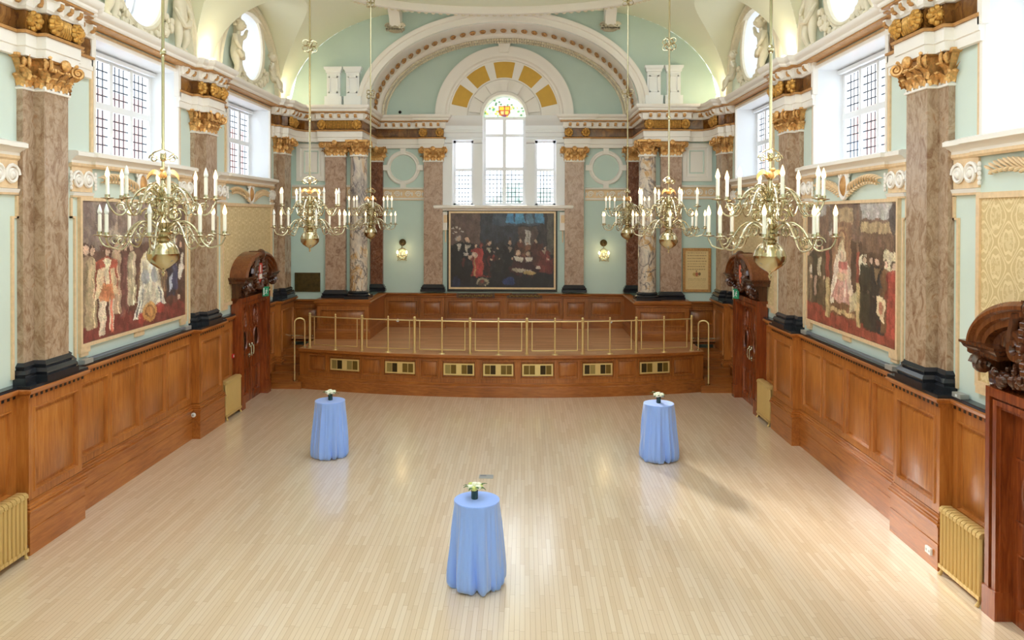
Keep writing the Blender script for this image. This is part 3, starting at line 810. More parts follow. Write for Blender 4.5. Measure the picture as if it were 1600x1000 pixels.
# around the end wall and the recess, broken by the window
for s in (-1, 1):
    T = (lambda a, b, z: (a, -b, z)) if s < 0 else (lambda a, b, z: (-a, -b, z))
    y0 = WC[-1] + WH + .14
    yc = PC[2]
    # plan points given as x, y on the left half
    P = [(-6.47, y0), (-6.47, yc - .6), (-6.34, yc - .6), (-6.34, yc - .36), (-6.2, yc - .3), (-6.2, yc + .36), (-6.0, YE - .18), (-5.5, YE - .1), (-5.5, YE - .27), (-3.98 - .28, YE - .27), (-4.26, NY - .06), (-2.74, NY - .06), (-2.74, NY - .18), (-2.03, NY - .18), (-2.03, NY)]
    path = [(x, -y) for x, y in P]
    if s > 0:
        base_T = T; T = lambda a, b, z: (-a, -b, z)
    o = entab(T, path, 'trim_%d' % tn, 'white and gilt entablature turning around the stage columns'); tn += 1
    m = MB(T); frieze_leaves(m, T, [(-6.16, -(yc - .18), 1, 0), (-6.16, -(yc + .2), 1, 0), (-5.42, -(YE - .3), 0, 1), (-4.36, -(YE - .3), 0, 1), (-2.66, -(NY - .2), 0, 1), (-2.11, -(NY - .2), 0, 1)])
    for k in range(17): m.tube([(-5.27 + .76 * k / 16, -(YE - .31) + .035 * sin(pi * j / 6), 7.39 + .23 * j / 6) for j in range(7)], .02, 6)
    m.build('gilt_acanthus', 'old_gold', o)
# ------------------------------------------------------------ wainscot
DOORS = [8.4, 19.65]; DG = 1.08
PB, PP = .10, .275            # face of the dado, face of the plinths under the pilasters
PLH = .68
def wains_path(y0, y1, b0, b1, hw):
    pts = [(y0, b0)]
    for y in PC:
        if y0 < y - hw and y - hw < y1:
            pts += [(y - hw, b0), (y - hw, b1)]
            if y + hw < y1: pts += [(y + hw, b1), (y + hw, b0)]
            else: pts += [(y1, b1)]; return pts
    pts.append((y1, b0)); return pts
segs = [(YB, DOORS[0] - DG), (DOORS[0] + DG, DOORS[1] - DG), (DOORS[1] + DG, YE - .12)]
for s in (-1, 1):
    nm = 'left' if s < 0 else 'right'
    T = lambda a, b, z, s=s: (s * (WX - b), a, z)
    bb = struct('baseboard_' + nm, (s * WX, 14, 0), 'deep stepped oak skirting along the side wall')
    m = MB(T)
    for a, b in segs:
        m.sweep(wains_path(a, b, PB, PP, PLH), [(0, 0), (0, .355), (-.012, .36), (-.012, .375), (-.004, .38), (-.004, .59), (.025, .6), (.028, .63), (.004, .64), (.012, .67), (-.008, .68), (-.004, .71), (-.035, .72), (-.03, .75), (-.06, .76)])
    m.build('skirting', 'oak_rail', bb)
    dd = struct('trim_%d' % tn, (s * WX, 14, 1), 'honey oak panelled dado along the side wall'); tn += 1
    m = MB(T); F = PB - .035
    def run(a, b, n, z0=.76, z1=2.2, face=F):
        if b - a < .15: return
        g = .1; w = (b - a - g) / n
        panel_row(m, a, b, z0, z1, [(a + g + w * k, a + w * (k + 1)) for k in range(n)], .86, 2.06, face)
    marks = []
    for a, b in segs:
        y = a; 
        for c in PC:
            if a < c - PLH < b:
                n = 4 if c - PLH - y > 3 else (1 if c - PLH - y < 2 else 2)
                run(y, c - PLH + .03, n)
                q = PP - .035; e = min(b, c + PLH - .03)
                m.poly([(c - PLH + .03, F, .76), (c - PLH + .03, q, .76), (c - PLH + .03, q, 2.2), (c - PLH + .03, F, 2.2)])
                m.poly([(e, F, .76), (e, q, .76), (e, q, 2.2), (e, F, 2.2)])
                panel_row(m, c - PLH + .03, e, .76, 2.2, [(c - PLH + .14, e - .11)], .86, 2.06, q)
                y = c + PLH - .03
        if y < b: run(y, b, 4 if b - y > 3 else (1 if b - y < 2 else 2))
    m.build('panelling', 'oak', dd)
    m = MB(T); hl = MB(T)
    for a, b in segs:
        pp = wains_path(a, b, PB, PP, PLH)
        m.sweep(pp, [(-.036, 2.2), (-.01, 2.2), (-.01, 2.25), (.012, 2.26), (.02, 2.28), (.05, 2.285), (.06, 2.32), (.045, 2.335), (-.1, 2.335)])
        for (a0, b0), (a1, b1) in zip(pp, pp[1:]):      # drilled dentil course
            if abs(b1 - b0) > .01: continue
            n = int((a1 - a0) / .105)
            for k in range(n):
                q = a0 + (a1 - a0) * (k + .5) / n; hl.box(q - .026, q + .026, b0 - .012, b0 - .006, 2.205, 2.245)
    m.build('dado_rail', 'oak_rail', dd); hl.build('dentil_pattern', 'black_trim', dd, smooth=False)
    m = MB(T)
    for a, b in segs: m.sweep(wains_path(a, b, PB, PP, PLH), [(-.3, 2.33), (.03, 2.33), (.035, 2.345), (.03, RAIL), (-.1, RAIL), (-.1, RAIL)])
    m.build('ledge', 'black_stone', dd)
    # picture frieze zone: sill cornice, carved blocks, frames
    st = struct('trim_%d' % tn, (s * WX, 14, 5.5), 'cream and gilt sill cornice and framed panels under the side windows'); tn += 1
    sill = MB(T); gl = MB(T); blk = MB(T); gb = MB(T)
    for c in WC[2:]:
        a, b = c - 2.24, c + 2.24
        if c > 19: b = c + 1.92
        path = [(a, 0), (c - 1.62, 0), (c - 1.62, .06), (c + 1.62, .06), (c + 1.62, 0), (b, 0)]
        sill.sweep(path, [(0, 5.58), (.05, 5.6), (.05, 5.64), (.12, 5.7), (.16, 5.71), (.16, 5.77), (.12, 5.79), (0, 5.79)])
        gl.sweep(path, [(0, 5.53), (.03, 5.53), (.055, 5.56), (.055, 5.6), (0, 5.6)])
        for q0, q1 in ((a + .04, c - 1.62), (c + 1.62, b - .04)):
            sill.sweep([(q0, 0), (q1, 0)], [(0, 5.08), (.05, 5.08), (.07, 5.13), (0, 5.14)]); gl.sweep([(q0, 0), (q1, 0)], [(0, 5.05), (.045, 5.05), (.05, 5.08), (0, 5.08)])
            blk.box(q0, q1, 0, .03, 5.14, 5.53)
            w = (q1 - q0) / 2
            for k in range(2):
                cy = q0 + w * (k + .5); fl = 1 if k else -1
                gb.tube([(cy + fl * (.15 - .11 * j / 22) * cos(j * .5), .05, 5.33 + (.15 - .11 * j / 22) * sin(j * .5)) for j in range(23)], .026, 5)
                gb.ball((cy, .06, 5.33), (.05, .03, .05), 6, 5)
                for q in range(5): gb.ball((cy + fl * .2, .05, 5.2 + .06 * q), (.03, .025, .035), 6, 4)
        # crossetted frame lines
        for fr, pr in ((((c - 2.1, 2.46), (c - 2.1, 4.72), (c - 2.2, 4.72), (c - 2.2, 5.04)), .045), (((c + 2.1, 2.46), (c + 2.1, 4.72), (c + 2.2, 4.72), (c + 2.2, 5.04)), .045)):
            if c > 19 and fr[0][0] > c: fr = [(q[0] - .32, q[1]) for q in fr]
            for (ya, za), (yb, zb) in zip(fr, fr[1:]):
                gl.box(min(ya, yb) - pr / 2, max(ya, yb) + pr / 2, 0, .03, min(za, zb), max(za, zb) + (.03 if za == zb else 0))
    sill.build('sill_cornice', 'white_trim', st); gl.build('gilt_line', 'pale_gilt', st); blk.build('carved_block', 'pale_gilt', st, smooth=False); gb.build('scroll_carving', 'white_trim', st)

# plaster sprays with shields above each wall panel
def spray():
    o = thing('plaster_cartouche', '-', 'wall ornament'); m = MB()
    for q in (-1, 1):
        stem = [(.04, q * (.12 + 1.25 * j / 12), -.13 + .16 * sin(pi * .8 * j / 12) + .05 * j / 12) for j in range(13)]
        m.tube(stem, [.03 * (1 - .7 * j / 12) for j in range(13)], 5)
        for k in range(12):
            x0, y0, z0 = stem[k]
            for up in (1, -1):
                L = (.40 - .018 * k) * (1 if up > 0 else .45); ang = (.95 if up > 0 else -.45) - .03 * k
                pts = [(x0 + .05 * sin(pi * j / 5), y0 + q * L * cos(ang + up * .5 * (j / 5) ** 2 * (-1 if up > 0 else 1)) * j / 5, z0 + L * sin(ang - up * .3 * (j / 5) ** 2) * j / 5) for j in range(6)]
                m.tube(pts, [.01, .02, .022, .018, .012, .004], 5)
    m.build('leaf_spray', 'pale_gilt', o)
    m = MB(); m.ball((.05, 0, .02), (.08, .13, .19), 12, 8); m.build('shield', 'gilt_paint', o)
    m = MB(); m.tube([(.06, .17 * sin(2 * pi * k / 24), .02 + .23 * cos(2 * pi * k / 24)) for k in range(24)], .035, 6, closed=True)
    for q in (-1, 1): m.tube(spiral((.06, q * .16, .22), (0, 1, 0), (0, 0, 1), .08, .02, 1.5, 16), .024, 5)
    m.build('scrollwork', 'white_trim', o); return o
sp0 = spray(); CL = {(0, -1): None}
first = True
for c, d in ((8.45, 'the damask panel beside the near carved door'), (14.15, ''), (19.86, '')):
    for s in (-1, 1):
        if c < 9 and s < 0: continue
        lab = {(8.45, 1): 'cream plaster leaf spray with shield above the damask panel at the near carved door', (14.15, -1): 'cream plaster leaf spray with gilt shield above the wide mural', (14.15, 1): 'cream plaster leaf spray with gilt shield above the enthroned bishop mural',
               (19.86, -1): 'cream plaster leaf spray above the far door damask panel, bronze plaque side', (19.86, 1): 'cream plaster leaf spray above the far door damask panel, framed scroll side'}[(c, s)]
        if first: sp0.location = (s * WX, c, 5.3); sp0.rotation_euler = (0, 0, pi); q = sp0; q['label'] = lab; q['group'] = 'plaster sprays above the wall panels'; first = False
        else: dup(sp0, (s * WX, c, 5.3), 0 if s < 0 else pi, lab)

# ------------------------------------------------------------ wing walls, recess ornament
for s in (-1, 1):
    T = (lambda a, b, z: (a, -b, z)) if s < 0 else (lambda a, b, z: (-a, -b, z))
    o = struct('trim_%d' % tn, (s * 5.5, YE, 6), 'white panel and carved band on the wing of the end wall'); tn += 1
    m = MB(T); b = -YE
    def frame(x0, x1, z0, z1, w, d):
        m.rings([[(x0, b, z0), (x1, b, z0), (x1, b, z1), (x0, b, z1)], [(x0, b + d, z0), (x1, b + d, z0), (x1, b + d, z1), (x0, b + d, z1)],
                 [(x0 + w, b + d, z0 + w), (x1 - w, b + d, z0 + w), (x1 - w, b + d, z1 - w), (x0 + w, b + d, z1 - w)], [(x0 + w + .03, b + d * .4, z0 + w + .03), (x1 - w - .03, b + d * .4, z0 + w + .03), (x1 - w - .03, b + d * .4, z1 - w - .03), (x0 + w + .03, b + d * .4, z1 - w - .03)]])
    frame(-6.28, -5.4, 5.82, 6.96, .12, .05); m.build('raised_panel_frame', 'white_trim', o)
    m = MB(T); frame(-6.05, -5.6, 6.05, 6.75, .015, .04); m.build('panel_field', 'mint_paint', o, smooth=False)
    m = MB(T); g = MB(T); k_ = MB(T)
    for x0, x1, bb in ((-6.42, -4.45, -YE), (-4.42 + .0, -2.66, -NY)):
        m.sweep([(x0, bb), (x1, bb)], [(0, 5.64), (.05, 5.65), (.06, 5.69), (0, 5.71)]); g.sweep([(x0, bb), (x1, bb)], [(0, 5.61), (.03, 5.61), (.04, 5.64), (0, 5.64)])
        m.sweep([(x0, bb), (x1, bb)], [(0, 5.31), (.03, 5.31), (.04, 5.36), (0, 5.37)]); g.sweep([(x0, bb), (x1, bb)], [(0, 5.285), (.025, 5.285), (.03, 5.31), (0, 5.31)])
        n = int((x1 - x0) / .3)
        for k in range(n):
            cx = x0 + (x1 - x0) * (k + .5) / n; f = 1 if k % 2 else -1
            k_.tube([(cx + f * (.1 - .08 * j / 18) * cos(j * .55), bb + .02, 5.49 + (.1 - .08 * j / 18) * sin(j * .55)) for j in range(19)], .018, 5)
            k_.ball((cx + .14, bb + .02, 5.49), (.03, .02, .07), 6, 5)
        g.box(x0, x1, bb, bb + .012, 5.37, 5.61)
    m.build('string_course', 'white_trim', o); g.build('gilt_ground', 'pale_gilt', o); k_.build('scroll_carving', 'white_trim', o)
    # blind roundel frame in the recess
    rr = struct('trim_%d' % tn, (s * 3.34, NY, 6.36), 'round white blind frame on the recess wall'); tn += 1
    m = MB(T); pr = [(.56, 0), (.56, .06), (.53, .075), (.48, .05), (.44, .06), (.42, 0)]
    m.grid(lambda u, v: (-3.34 + pr[int(round(v * 5))][0] * cos(2 * pi * u), -NY + pr[int(round(v * 5))][1], 6.36 + pr[int(round(v * 5))][0] * sin(2 * pi * u)), 48, 5, cu=True)
    for t in range(4):
        a = pi / 2 * t; x, z = -3.34 + .57 * cos(a), 6.36 + .57 * sin(a); h, w = (.1, .09) if t % 2 == 0 else (.09, .1)
        m.box(x - h, x + h, -NY, -NY + .085, z - w, z + w)
    m.build('roundel_frame', 'white_trim', rr)
    # paired stub pilasters standing on the cornice
    for x, nmz in ((-5.12, 0), (-4.53, 1)):
        q = struct('trim_%d' % tn, (s * x, YE, 8.1), 'short white pilaster standing on the end wall cornice'); tn += 1
        m = MB(T); h1 = 9.3
        m.box(x - .26, x + .26, -YE, -YE + .2, 8.06, 8.38); m.box(x - .2, x + .2, -YE, -YE + .14, 8.38, h1 - .18)
        m.sweep([(x - .2, -YE), (x - .2, -YE + .14), (x + .2, -YE + .14), (x + .2, -YE)], [(0, h1 - .22), (.03, h1 - .2), (.03, h1 - .15), (.07, h1 - .1), (.08, h1 - .03), (-.2, h1 - .03)])
        for a0, a1, z0, z1 in ((x - .14, x - .1, 8.48, 8.98), (x + .1, x + .14, 8.48, 8.98), (x - .14, x + .14, 8.94, 8.98), (x - .14, x + .14, 8.48, 8.52)): m.box(a0, a1, -YE + .14, -YE + .165, z0, z1)
        m.build('stub_pilaster', 'white_gloss', q)
# ------------------------------------------------------------ three-light window, fan of ochre panels
T = lambda x, b, z: (x, NY - b, z)
o = struct('window_%d' % num, (0, NY, SILL), 'three-light round-headed window above the dark oil painting'); num += 1
m = MB(T)
for s in (-1, 1):
    for a, b in ((s * W0, s * W1), (s * W2, s * 2.06)):
        a, b = min(a, b), max(a, b)
        m.box(a, b, -.42, .06, SILL, SHEAD); m.box(a + .03, b - .03, .06, .1, SILL, SHEAD - .14)
        m.sweep([(a + .02, .06), (b - .02, .06)], [(0, SHEAD - .14), (.08, SHEAD - .1), (.09, SHEAD), (0, SHEAD)])
    a, b = min(s * W0, s * 2.1), max(s * W0, s * 2.1)
    m.box(a, b, -.42, .05, SHEAD, SPR)
    m.sweep([(a, .05), (b, .05)], [(0, 7.36), (.04, 7.37), (.04, 7.5), (.07, 7.52), (.07, 7.6), (.03, 7.62), (.03, 7.74), (.1, 7.82), (.14, 7.86), (.2, 7.96), (.22, 8.05), (0, 8.06)])
m.box(-2.06, 2.06, -.42, .0, SILL - .06, SILL)
m.build('window_surround', 'white_gloss', o)
m = MB(T)
pr = [(W0, -.4), (W0, .1), (W0 + .09, .12), (W0 + .1, .02), (1.12, .02), (1.14, .02), (1.2, .02), (1.22, .06), (1.82, .06), (1.84, .1), (1.9, .1), (1.95, .16), (2.1, .17), (2.2, .22), (2.27, .22), (2.28, 0)]
n = len(pr) - 1
m.grid(lambda u, v: (pr[int(round(v * n))][0] * cos(pi * u), pr[int(round(v * n))][1], SPR + pr[int(round(v * n))][0] * sin(pi * u)), 72, n)
for k in range(7):
    t0, t1 = pi * (k + .25) / 7, pi * (k + .75) / 7
    m.grid(lambda u, v: ((.8 + .36 * v) * cos(t0 + (t1 - t0) * u), .17, SPR + (.8 + .36 * v) * sin(t0 + (t1 - t0) * u)), 4, 1)
    for t in (t0, t1): m.poly([((.8) * cos(t), .02, SPR + .8 * sin(t)), (1.16 * cos(t), .02, SPR + 1.16 * sin(t)), (1.16 * cos(t), .17, SPR + 1.16 * sin(t)), (.8 * cos(t), .17, SPR + .8 * sin(t))])
    m.grid(lambda u, v: (1.16 * cos(t0 + (t1 - t0) * u), .02 + .15 * v, SPR + 1.16 * sin(t0 + (t1 - t0) * u)), 4, 1)
m.prism([(-.14, 2.05), (.14, 2.05), (.2, 2.36), (-.2, 2.36)], lambda u, v, w: (u, w, SPR + v), .0, .27)
m.build('fan_surround', 'white_trim', o)
for k in range(5):
    c = pi / 2 + (k - 2) * .575; t0, t1 = c - .2, c + .2
    m = MB(T); m.grid(lambda u, v: ((1.26 + .52 * v) * cos(t0 + (t1 - t0) * u), .066, SPR + (1.26 + .52 * v) * sin(t0 + (t1 - t0) * u)), 10, 2)
    m.build('ochre_panel', 'ochre_panel', o, smooth=False)
m = MB(T); g = MB(T); L = MB(T)
m.box(-W0, W0, -.36, -.28, SILL, SILL + .08); m.box(-.06, .06, -.36, -.24, SILL, SPR); m.box(-W0, W0, -.36, -.26, 6.28, 6.4); m.box(-W0, W0, -.36, -.26, 7.4, 7.5); m.box(-W0, W0, -.38, -.26, SPR - .09, SPR)
for s in (-1, 1):
    m.box(min(s * W0, s * (W0 - .09)), max(s * W0, s * (W0 - .09)), -.36, -.27, SILL, SPR)
    for q in (s * W1, s * (W2 - .08)) if s > 0 else (s * W1 - .08, s * W2): m.box(q, q + .08, -.36, -.27, SILL, SHEAD)
    a, b = min(s * W1, s * W2), max(s * W1, s * W2)
    m.box(a, b, -.36, -.26, 6.26, 6.36); m.box(a, b, -.36, -.27, SHEAD - .08, SHEAD); m.box(a, b, -.36, -.27, SILL, SILL + .07)
    bars(L, -.3, a + .08, b - .08, SILL, 6.26, 5, 8); bars(L, -.3, min(0, s * .61), max(0, s * .61), SILL, 6.28, 5, 8)
m.build('window_frame', 'white_gloss', o, smooth=False); L.build('lead_lattice', 'lead', o, smooth=False)
g.poly([(-W0, -.31, SILL), (W0, -.31, SILL), (W0, -.31, SPR), (-W0, -.31, SPR)])
for s in (-1, 1): g.poly([(s * W1, -.31, SILL), (s * W2, -.31, SILL), (s * W2, -.31, SHEAD), (s * W1, -.31, SHEAD)])
g.build('glazing', 'leaded_glass', o, smooth=False)
# white shelf over the painting
q = struct('trim_%d' % tn, (0, NY, 5), 'white moulded shelf above the dark oil painting'); tn += 1
m = MB(T); m.sweep([(x, b) for x, b in ((2.12, 0), (2.12, 0), (-2.12, 0))][1:], [(0, 0), (0, 0)]) if False else None
Tm = lambda a, b, z: (a, NY - b, z)
m = MB(Tm); m.sweep([(-2.2, 0), (-2.2, .1), (2.15, .1), (2.15, 0)], [(0, 4.94), (.02, 4.95), (.03, 5.0), (.1, 5.02), (.12, 5.06), (.12, 5.11), (.06, 5.13), (-.2, 5.13)]); m.build('shelf_moulding', 'white_trim', q)
for s in (-1, 1):
    m = MB(Tm); x = s * 1.93; m.box(x - .1, x + .1, 0, .08, 4.3, 4.9); m.build('shelf_bracket', 'white_trim', q)
    m = MB(Tm); m.box(x - .06, x + .06, .08, .1, 4.55, 4.8); m.box(x - .02, x + .02, .0, .03, 3.9, 4.3); m.build('gilt_bracket_face', 'pale_gilt', q, smooth=False)
# ------------------------------------------------------------ stage
DX = 5.55
def front_y(x): return ACY - sqrt(ACR ** 2 - x * x)
stg = thing('stage', 'bow-fronted oak platform with brass vents below the brass railing', 'stage', (0, 21.5, 0), world=True)
m = MB(); n = 40
def outline(z, off, xr): 
    pts = [(arcT(ACR * (a_ := -xr + 2 * xr * k / n), off, z)) for k in range(n + 1)]
    return pts
am = math.asin(DX / ACR)
top = [arcT(ACR * (-am + 2 * am * k / n), .07, 0)[:2] for k in range(n + 1)]
plan = top + [(DX, 22.75), (6.42, 22.75), (6.42, YE - .03), (NX - .02, YE - .03), (NX - .02, NY - .06), (-NX + .02, NY - .06), (-NX + .02, YE - .03), (-6.42, YE - .03), (-6.42, 22.75), (-DX, 22.75)]
m.prism(plan, lambda u, v, w: (u, v, w), STZ - .07, STZ - .006); m.build('stage_nosing', 'oak_across', stg, smooth=False)
m = MB(); m.prism([(x * .997, y + .04 if k <= n else y) for k, (x, y) in enumerate(plan)], lambda u, v, w: (u, v, w), STZ - .05, STZ); m.build('stage_deck', 'stage_boards', stg, smooth=False)
U = ACR * am
m = MB(arcT)
def arc_strip(m, u0, u1, prof):
    k = max(2, int((u1 - u0) / .25)); m.sweep([(u0 + (u1 - u0) * j / k, 0) for j in range(k + 1)], prof)
arc_strip(m, -U, U, [(-.05, 0), (.08, 0), (.08, .26), (.065, .275), (.07, .3), (.02, .33), (.02, .36), (0, .365)]); m.build('stage_plinth', 'oak_across', stg)
V = [(-4.62, -3.79), (-3.05, -2.24), (-1.46, -.645), (-.405, .385), (.62, 1.43), (2.225, 3.01), (3.76, 4.58)]
PN = [(-5.25, -4.8), (-3.65, -3.23), (-2.03, -1.65), (1.6, 2.05), (3.185, 3.6), (4.74, 5.235)]
xs = sorted(V + PN); au = lambda x: ACR * math.asin(x / ACR)
m = MB(arcT)
cuts = [(au(a) - .06, au(b) + .06, (a, b) in V) for a, b in xs]
def arcquad(u0, u1, z0, z1, off=0):
    k = max(1, int((u1 - u0) / .2))
    for j in range(k):
        a, b = u0 + (u1 - u0) * j / k, u0 + (u1 - u0) * (j + 1) / k; m.poly([(a, off, z0), (b, off, z0), (b, off, z1), (a, off, z1)])
arcquad(-U, U, .36, .47); arcquad(-U, U, .96, STZ - .06)
u = -U
for a, b, v in cuts:
    arcquad(u, a, .47, .96); fr = []
    for ins, db in ((0, 0), (.008, .022), (.03, .022), (.045, -.03), (.06, -.035)) + (() if v else ((.1, -.012),)):
        fr.append([(a + ins, db, .47 + ins), (b - ins, db, .47 + ins), (b - ins, db, .96 - ins), (a + ins, db, .96 - ins)])
    m.rings(fr); u = b
arcquad(u, U, .47, .96)
arc_strip(m, -U, U, [(0, .98), (.02, 1.0), (.05, 1.02), (.05, 1.04), (0, 1.04)])
for s in (-1, 1):
    p = arcT(s * U, 0, 0); m.T = None
    m.poly([(p[0], p[1], 0), (p[0], 22.75, 0), (p[0], 22.75, STZ - .06), (p[0], p[1], STZ - .06)]); m.T = arcT
m.build('stage_front', 'oak_stage', stg)
tones = ['vent_mid', 'vent_dark', 'vent_pale', 'vent_dark']
for k, (a, b) in enumerate(V):
    a, b = au(a), au(b); m = MB(arcT); z0, z1 = .56, .87; w = b - a; f = .035; g = .13
    sl = []; sw = (w - 2 * f - g) / 4
    for i in range(4): x = a + f + sw * i + (g if i > 1 else 0); sl.append((x + .006, x + sw - .006))
    m.box(a, b, -.02, .012, z0, z0 + f); m.box(a, b, -.02, .012, z1 - f, z1)
    e = [a] + [q for s_ in sl for q in s_] + [b]
    for i in range(0, len(e), 2): m.box(e[i], e[i + 1], -.02, .012, z0 + f, z1 - f)
    vo = m.build('brass_vent', 'vent_frame', stg, smooth=False)
    ts = [['vent_pale', 'vent_dark', 'vent_pale', 'vent_mid'], ['vent_pale', 'vent_dark', 'vent_mid', 'vent_mid'], ['vent_pale', 'vent_mid', 'vent_mid', 'vent_dark'], ['vent_mid', 'vent_dark', 'vent_mid', 'vent_mid'], ['vent_mid', 'vent_mid', 'vent_dark', 'vent_mid'], ['vent_dark', 'vent_pale', 'vent_dark', 'vent_mid'], ['vent_dark', 'vent_mid', 'vent_dark', 'vent_mid']][k]
    for i, (x0, x1) in enumerate(sl):
        m = MB(arcT)
        for j in range(8): 
            z = z0 + f + (z1 - z0 - 2 * f) * j / 8; m.box(x0, x1, -.014, -.004, z + .002, z + (z1 - z0 - 2 * f) / 8 - .006)
        m.box(x0, x1, -.024, -.016, z0 + f, z1 - f)
        m.build('vent_slot', ts[i], vo, smooth=False)
# pedestals under the paired columns, recess dado (setting)
for s in (-1, 1):
    T = (lambda a, b, z: (a, -b, z)) if s < 0 else (lambda a, b, z: (-a, -b, z))
    o = struct('trim_%d' % tn, (s * 4.8, 23, STZ), 'panelled oak pedestal under the paired stage columns'); tn += 1
    px0, px1, pb = -5.5, -3.95, -22.78
    pth = [(-6.45, -YE + .09), (px0, -YE + .09), (px0, pb), (px1, pb), (px1, -NY + .09), (-2.75, -NY + .09), (-2.75, -NY + .22), (-1.95, -NY + .22), (-1.95, -NY + .09), (.0, -NY + .09)]
    m = MB(T); m.sweep(pth, [(.05, STZ), (.05, STZ + .2), (.03, STZ + .22), (.03, STZ + .26), (0, STZ + .3)]); m.sweep(pth, [(0, 2.08), (.03, 2.1), (.03, 2.14), (.07, 2.17), (.08, 2.21), (.06, 2.225), (-.2, 2.225)]) 
    m.build('dado_rail', 'oak_across', o)
    m = MB(T)
    def row(a0, a1, b, n, z0=STZ + .3, z1=2.08):
        g = .1; w = (a1 - a0 - g) / n; panel_row(m, a0, a1, z0, z1, [(a0 + g + w * k, a0 + w * (k + 1)) for k in range(n)], z0 + .1, z1 - .1, b)
    row(-6.45, px0, -YE + .09, 1); row(px0, px1, pb, 1); row(-3.95, -2.75, -NY + .09, 1); row(-2.75, -1.95, -NY + .22, 1); row(-1.95, 0, -NY + .09, 2)
    for x, b0, b1 in ((px0, -YE + .09, pb), (px1, -NY + .09, pb), (-2.75, -NY + .09, -NY + .22), (-1.95, -NY + .09, -NY + .22)): m.poly([(x, b0, STZ + .3), (x, b1, STZ + .3), (x, b1, 2.08), (x, b0, 2.08)])
    m.build('panelling', 'oak_stage', o)
    m = MB(T)       # top slab that carries the columns
    m.box(px0 - .04, px1 + .04, -YE, pb + .04, 2.2, 2.28); m.build('pedestal_top', 'oak_across', o, smooth=False)
    # stone strip of the wing ledge
    # steps
    st = thing('stage_steps', 'dark oak steps climbing to the stage beside the ' + ('bronze plaque' if s < 0 else 'framed scroll') + ' wall', 'steps', (s * 5.95, 21.6, 0), group='stage side steps', world=True)
    N = 6; h = STZ / N
    for k in range(N - 1):
        y0 = 20.98 + .3 * k; m = MB(); x0, x1 = s * 5.46 if k < 1 else s * 5.6, s * 6.38
        m.box(min(x0, x1), max(x0, x1), y0, y0 + .34 if k < N - 2 else 22.8, h * k, h * (k + 1) - .03); m.box(min(x0, x1), max(x0, x1), y0 - .025, y0 + .33 if k < N - 2 else 22.8, h * (k + 1) - .03, h * (k + 1))
        m.build('step', 'oak_across', st, smooth=False)
    m = MB(); m.tube([(s * 5.62, 22.72, STZ + .1), (s * 6.3, 22.72, STZ + .1)], .02, 8)
    m.ball((s * 5.62, 22.72, STZ + .1), .03, 8, 6); m.tube([(s * 5.7, 22.72, STZ - .02), (s * 5.7, 22.72, STZ + .1)], .014, 6); m.build('landing_rail', 'brass', st)
    hr = thing('stage_handrail', 'arched brass handrail at the top of the ' + ('plaque' if s < 0 else 'scroll') + ' side steps', 'handrail', (s * 5.6, 21.2, 0), group='arched brass handrails', world=True)
    m = MB(); X0, X1 = s * 5.44, s * 5.69
    pts = [(X0, 21.28, STZ)] + [(X0, 21.28, STZ + .1 * k) for k in range(1, 8)]
    for k in range(1, 12): pts.append(((X0 + X1) / 2 - (X1 - X0) / 2 * cos(pi * k / 12), 21.28 - .12 * k / 12, STZ + .72 + .1 * sin(pi * k / 12)))
    pts += [(X1, 21.16, STZ + .7 - .1 * k) for k in range(0, 15)] + [(X1, 21.16, h * 1)]
    m.tube(pts, .021, 10); m.build('rail_tube', 'brass_rail', hr)
    for p in ((X0, 21.28, STZ), (X1, 21.16, h)):
        m = MB(); m.lathe([(.05, 0), (.05, .01), (.03, .03)], 14, p); m.build('floor_flange', 'brass', hr)
# ------------------------------------------------------------ brass railing along the stage edge
rl = thing('stage_railing', 'polished brass railing of posts and low frames along the stage edge', 'railing', (0, 20.9, STZ), world=True)
PO = [-5.32, -4.545, -3.765, -3.02, -2.28, -1.53, -.77, -.01, .746, 1.495, 2.24, 2.98, 3.706, 4.486, 5.28]
IN = -.13; TOPZ = STZ + .88
def rp(x, z): return arcT(au(x), IN, z)
for k, x in enumerate(PO):
    m = MB(); p = rp(x, STZ)
    R = .036 if k % 2 == 0 else .023
    m.lathe([(R * 1.5, 0), (R * 1.5, .03), (R, .04), (R, TOPZ - STZ), (R * 1.2, TOPZ - STZ + .01), (R * 1.2, TOPZ - STZ + .03), (R * .6, TOPZ - STZ + .04), (R * 1.1, TOPZ - STZ + .065), (R * .7, TOPZ - STZ + .09), (.004, TOPZ - STZ + .1)], 12, p)
    if k % 2: m.lathe([(.09, 0), (.085, .012), (.02, .02)], 14, p)
    m.build('post', 'brass_rail', rl)
for k in range(0, 14, 2):
    a, c, b = PO[k], PO[k + 1], PO[k + 2]
    m = MB(); q = [a + (b - a) * j / 6 for j in range(7)]; m.tube([rp(x, TOPZ - .01) for x in q], .017, 8); m.build('top_rail', 'brass_rail', rl)
    m = MB(); e = .14; q = [a + e + (b - a - 2 * e) * j / 6 for j in range(7)]; m.tube([rp(x, STZ + .1) for x in q], .014, 6); m.build('bottom_rail', 'brass_rail', rl)
    for x in (a + e, b - e):
        m = MB(); m.tube([rp(x, STZ + .1), rp(x, TOPZ - .02)], .0135, 6); m.build('stile', 'brass_rail', rl)
